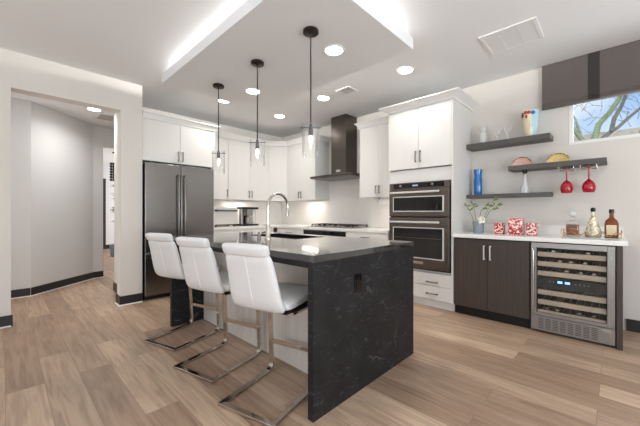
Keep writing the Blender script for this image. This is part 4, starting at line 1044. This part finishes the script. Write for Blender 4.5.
# roman shade over the high window
rs = thing('roman_shade', 'taupe roman shade with a charcoal band over the high window', 'window shade', (4.2, -.3, 2.31))
ry0, ry1 = -1.36, .594
bm = new()
prof = [(4.243, 2.798), (4.205, 2.798), (4.200, 2.40), (4.196, 2.362), (4.182, 2.352), (4.190, 2.338), (4.176, 2.328), (4.184, 2.312), (4.200, 2.308), (4.243, 2.308)]
a = [bm.verts.new((x, ry0, z)) for x, z in prof]; b = [bm.verts.new((x, ry1, z)) for x, z in prof]; n = len(prof)
for i in range(n): bm.faces.new((a[i], a[(i + 1) % n], b[(i + 1) % n], b[i]))
bm.faces.new(a[::-1]); bm.faces.new(b)
obj('fabric', bm, M['shade_fabric'], rs)
for y0, y1 in ((.115, .205), (-.97, -.88)):
    bm = new(); pr = [(x - .0022, z) for x, z in prof[1:8]]
    a = [bm.verts.new((x, y0, z)) for x, z in pr]; b = [bm.verts.new((x, y1, z)) for x, z in pr]
    a2 = [bm.verts.new((x + .002, y0, z)) for x, z in pr]; b2 = [bm.verts.new((x + .002, y1, z)) for x, z in pr]
    for i in range(len(pr) - 1): bm.faces.new((a[i], a[i + 1], b[i + 1], b[i])); bm.faces.new((a2[i], a2[i + 1], b2[i + 1], b2[i]))
    for i in range(len(pr) - 1): bm.faces.new((a[i], a[i + 1], a2[i + 1], a2[i])); bm.faces.new((b[i], b[i + 1], b2[i + 1], b2[i]))
    bm.faces.new((a[0], b[0], b2[0], a2[0])); bm.faces.new((a[-1], b[-1], b2[-1], a2[-1]))
    obj('band', bm, M['shade_band'], rs)

# ================================================================ outdoors through the high window
sbox('ground', M['ground'], 4.46, 18, -8, 9, -.06, 0)
bw = boxobj('garden_wall', M['block'], None, 9.9, 10.15, -7, 8, 0, 3.07); tag(bw, 'tan block garden wall beyond the high window', 'garden wall')
tr = thing('tree', 'bare green-barked tree outside the high window', 'tree', (7.0, .25, 0))
def limb(pts, r0, r1, m, name, x0=7.0, wob=.0):
    bm = new(); n = len(pts); tube(bm, [(x0 + (p[2] if len(p) > 2 else wob * i), p[0], p[1]) for i, p in enumerate(pts)], [r0 + (r1 - r0) * i / (n - 1) for i in range(n)], 9); return obj(name, bm, m, tr, smooth=True)
limb([(.32, 0), (.31, .9), (.30, 1.6), (.285, 2.30)], .10, .055, M['bark'], 'trunk')
limb([(.285, 2.30), (.25, 2.45), (.206, 2.649), (.074, 2.814), (-.024, 2.98), (-.071, 3.089), (-.16, 3.4), (-.2, 3.9)], .05, .022, M['bark'], 'limb')
limb([(.285, 2.22), (.20, 2.36), (.054, 2.509), (.018, 2.717), (-.062, 2.896), (-.111, 3.046), (-.16, 3.3), (-.15, 3.8)], .04, .018, M['barkdark'], 'limb', wob=.02)
limb([(.054, 2.509), (-.029, 2.559), (-.119, 2.665), (-.279, 2.827), (-.439, 2.943), (-.8, 3.2)], .03, .014, M['barkdark'], 'limb', wob=.03)
limb([(.30, 2.2), (.367, 2.36), (.42, 2.42), (.473, 2.517), (.561, 2.664), (.637, 2.779), (.8, 3.0), (1.0, 3.5)], .045, .02, M['bark'], 'limb', wob=-.02)
limb([(.43, 2.44), (.446, 2.565), (.486, 2.678), (.505, 2.798), (.554, 2.904), (.62, 2.97), (.8, 3.1)], .022, .010, M['bark'], 'limb', wob=.02)
rnd = random.Random(3)
bm = new()
for k in range(55):
    y, z = rnd.uniform(-.7, .75), rnd.uniform(2.45, 3.25); a = rnd.uniform(.2, 2.6); x = 7.0 + rnd.uniform(-.3, .5)
    pts = [Vector((x, y, z))]
    for i in range(4):
        a += rnd.uniform(-.5, .5); l = rnd.uniform(.04, .10); pts.append(pts[-1] + Vector((rnd.uniform(-.03, .03), math.cos(a) * l, math.sin(a) * l)))
    tube(bm, pts, [.005, .004, .003, .0025, .002], 5)
    if k % 3 == 0: tube(bm, [pts[2], pts[2] + Vector((0, .05, .05)), pts[2] + Vector((0, .08, .12))], [.004, .003, .002], 5)
o = obj('twigs', bm, M['barkdark'], tr); o['kind'] = 'stuff'

# ================================================================ far room glimpsed down the hall
ch = thing('chandelier', 'black beaded chandelier hanging in the far room beyond the hall', 'chandelier', (1.95, 9.2, 2.69))
bm = new(); lathe(bm, [(.05, 2.67), (.05, 2.699)], (1.98, 9.2, 0), 16); tube(bm, [(1.98, 9.2, 2.67), (1.98, 9.2, 2.4)], .01, 8); obj('stem', bm, M['black'], ch)
bm = new()
for k in range(12):
    a = k * PI / 6
    for j in range(7):
        c = Vector((1.98 + .09 * math.cos(a), 9.2 + .09 * math.sin(a), 2.40 - j * .068)); lathe(bm, [(.008, -.028), (.026, 0), (.008, .028)], c, 8)
obj('beads', bm, M['black'], ch, smooth=True)
pp = thing('foliage_stand_in', 'tall green plant standing in for window foliage at the edge of the passage', 'plant', (2.08, 9.6, 0))  # made-up plant in place of the foliage at the far room's window
bm = new(); lathe(bm, [(.12, .001), (.15, .02), (.17, .32), (.15, .32), (.13, .29), (.02, .28)], (2.12, 9.6, 0), 20); obj('pot', bm, M['greypot'], pp, smooth=True)
bm = new(); tube(bm, [(2.12, 9.6, .28), (2.11, 9.6, 1.1), (2.10, 9.6, 1.9)], [.02, .015, .008], 8); obj('stem', bm, M['barkdark'], pp, smooth=True)
bm = new()
for k in range(60):
    a = rnd.uniform(0, 2 * PI); z = rnd.choice((1.85, 1.7, 1.55, 1.25, 1.2, .9)) + rnd.uniform(-.06, .06); leaf(bm, (2.10, 9.6, z), (math.cos(a), math.sin(a), rnd.uniform(-.2, .6)), (0, 0, 1), rnd.uniform(.10, .17), .06)
o = obj('leaves', bm, M['foliage'], pp); s = o.modifiers.new('solid', 'SOLIDIFY'); s.thickness = .002
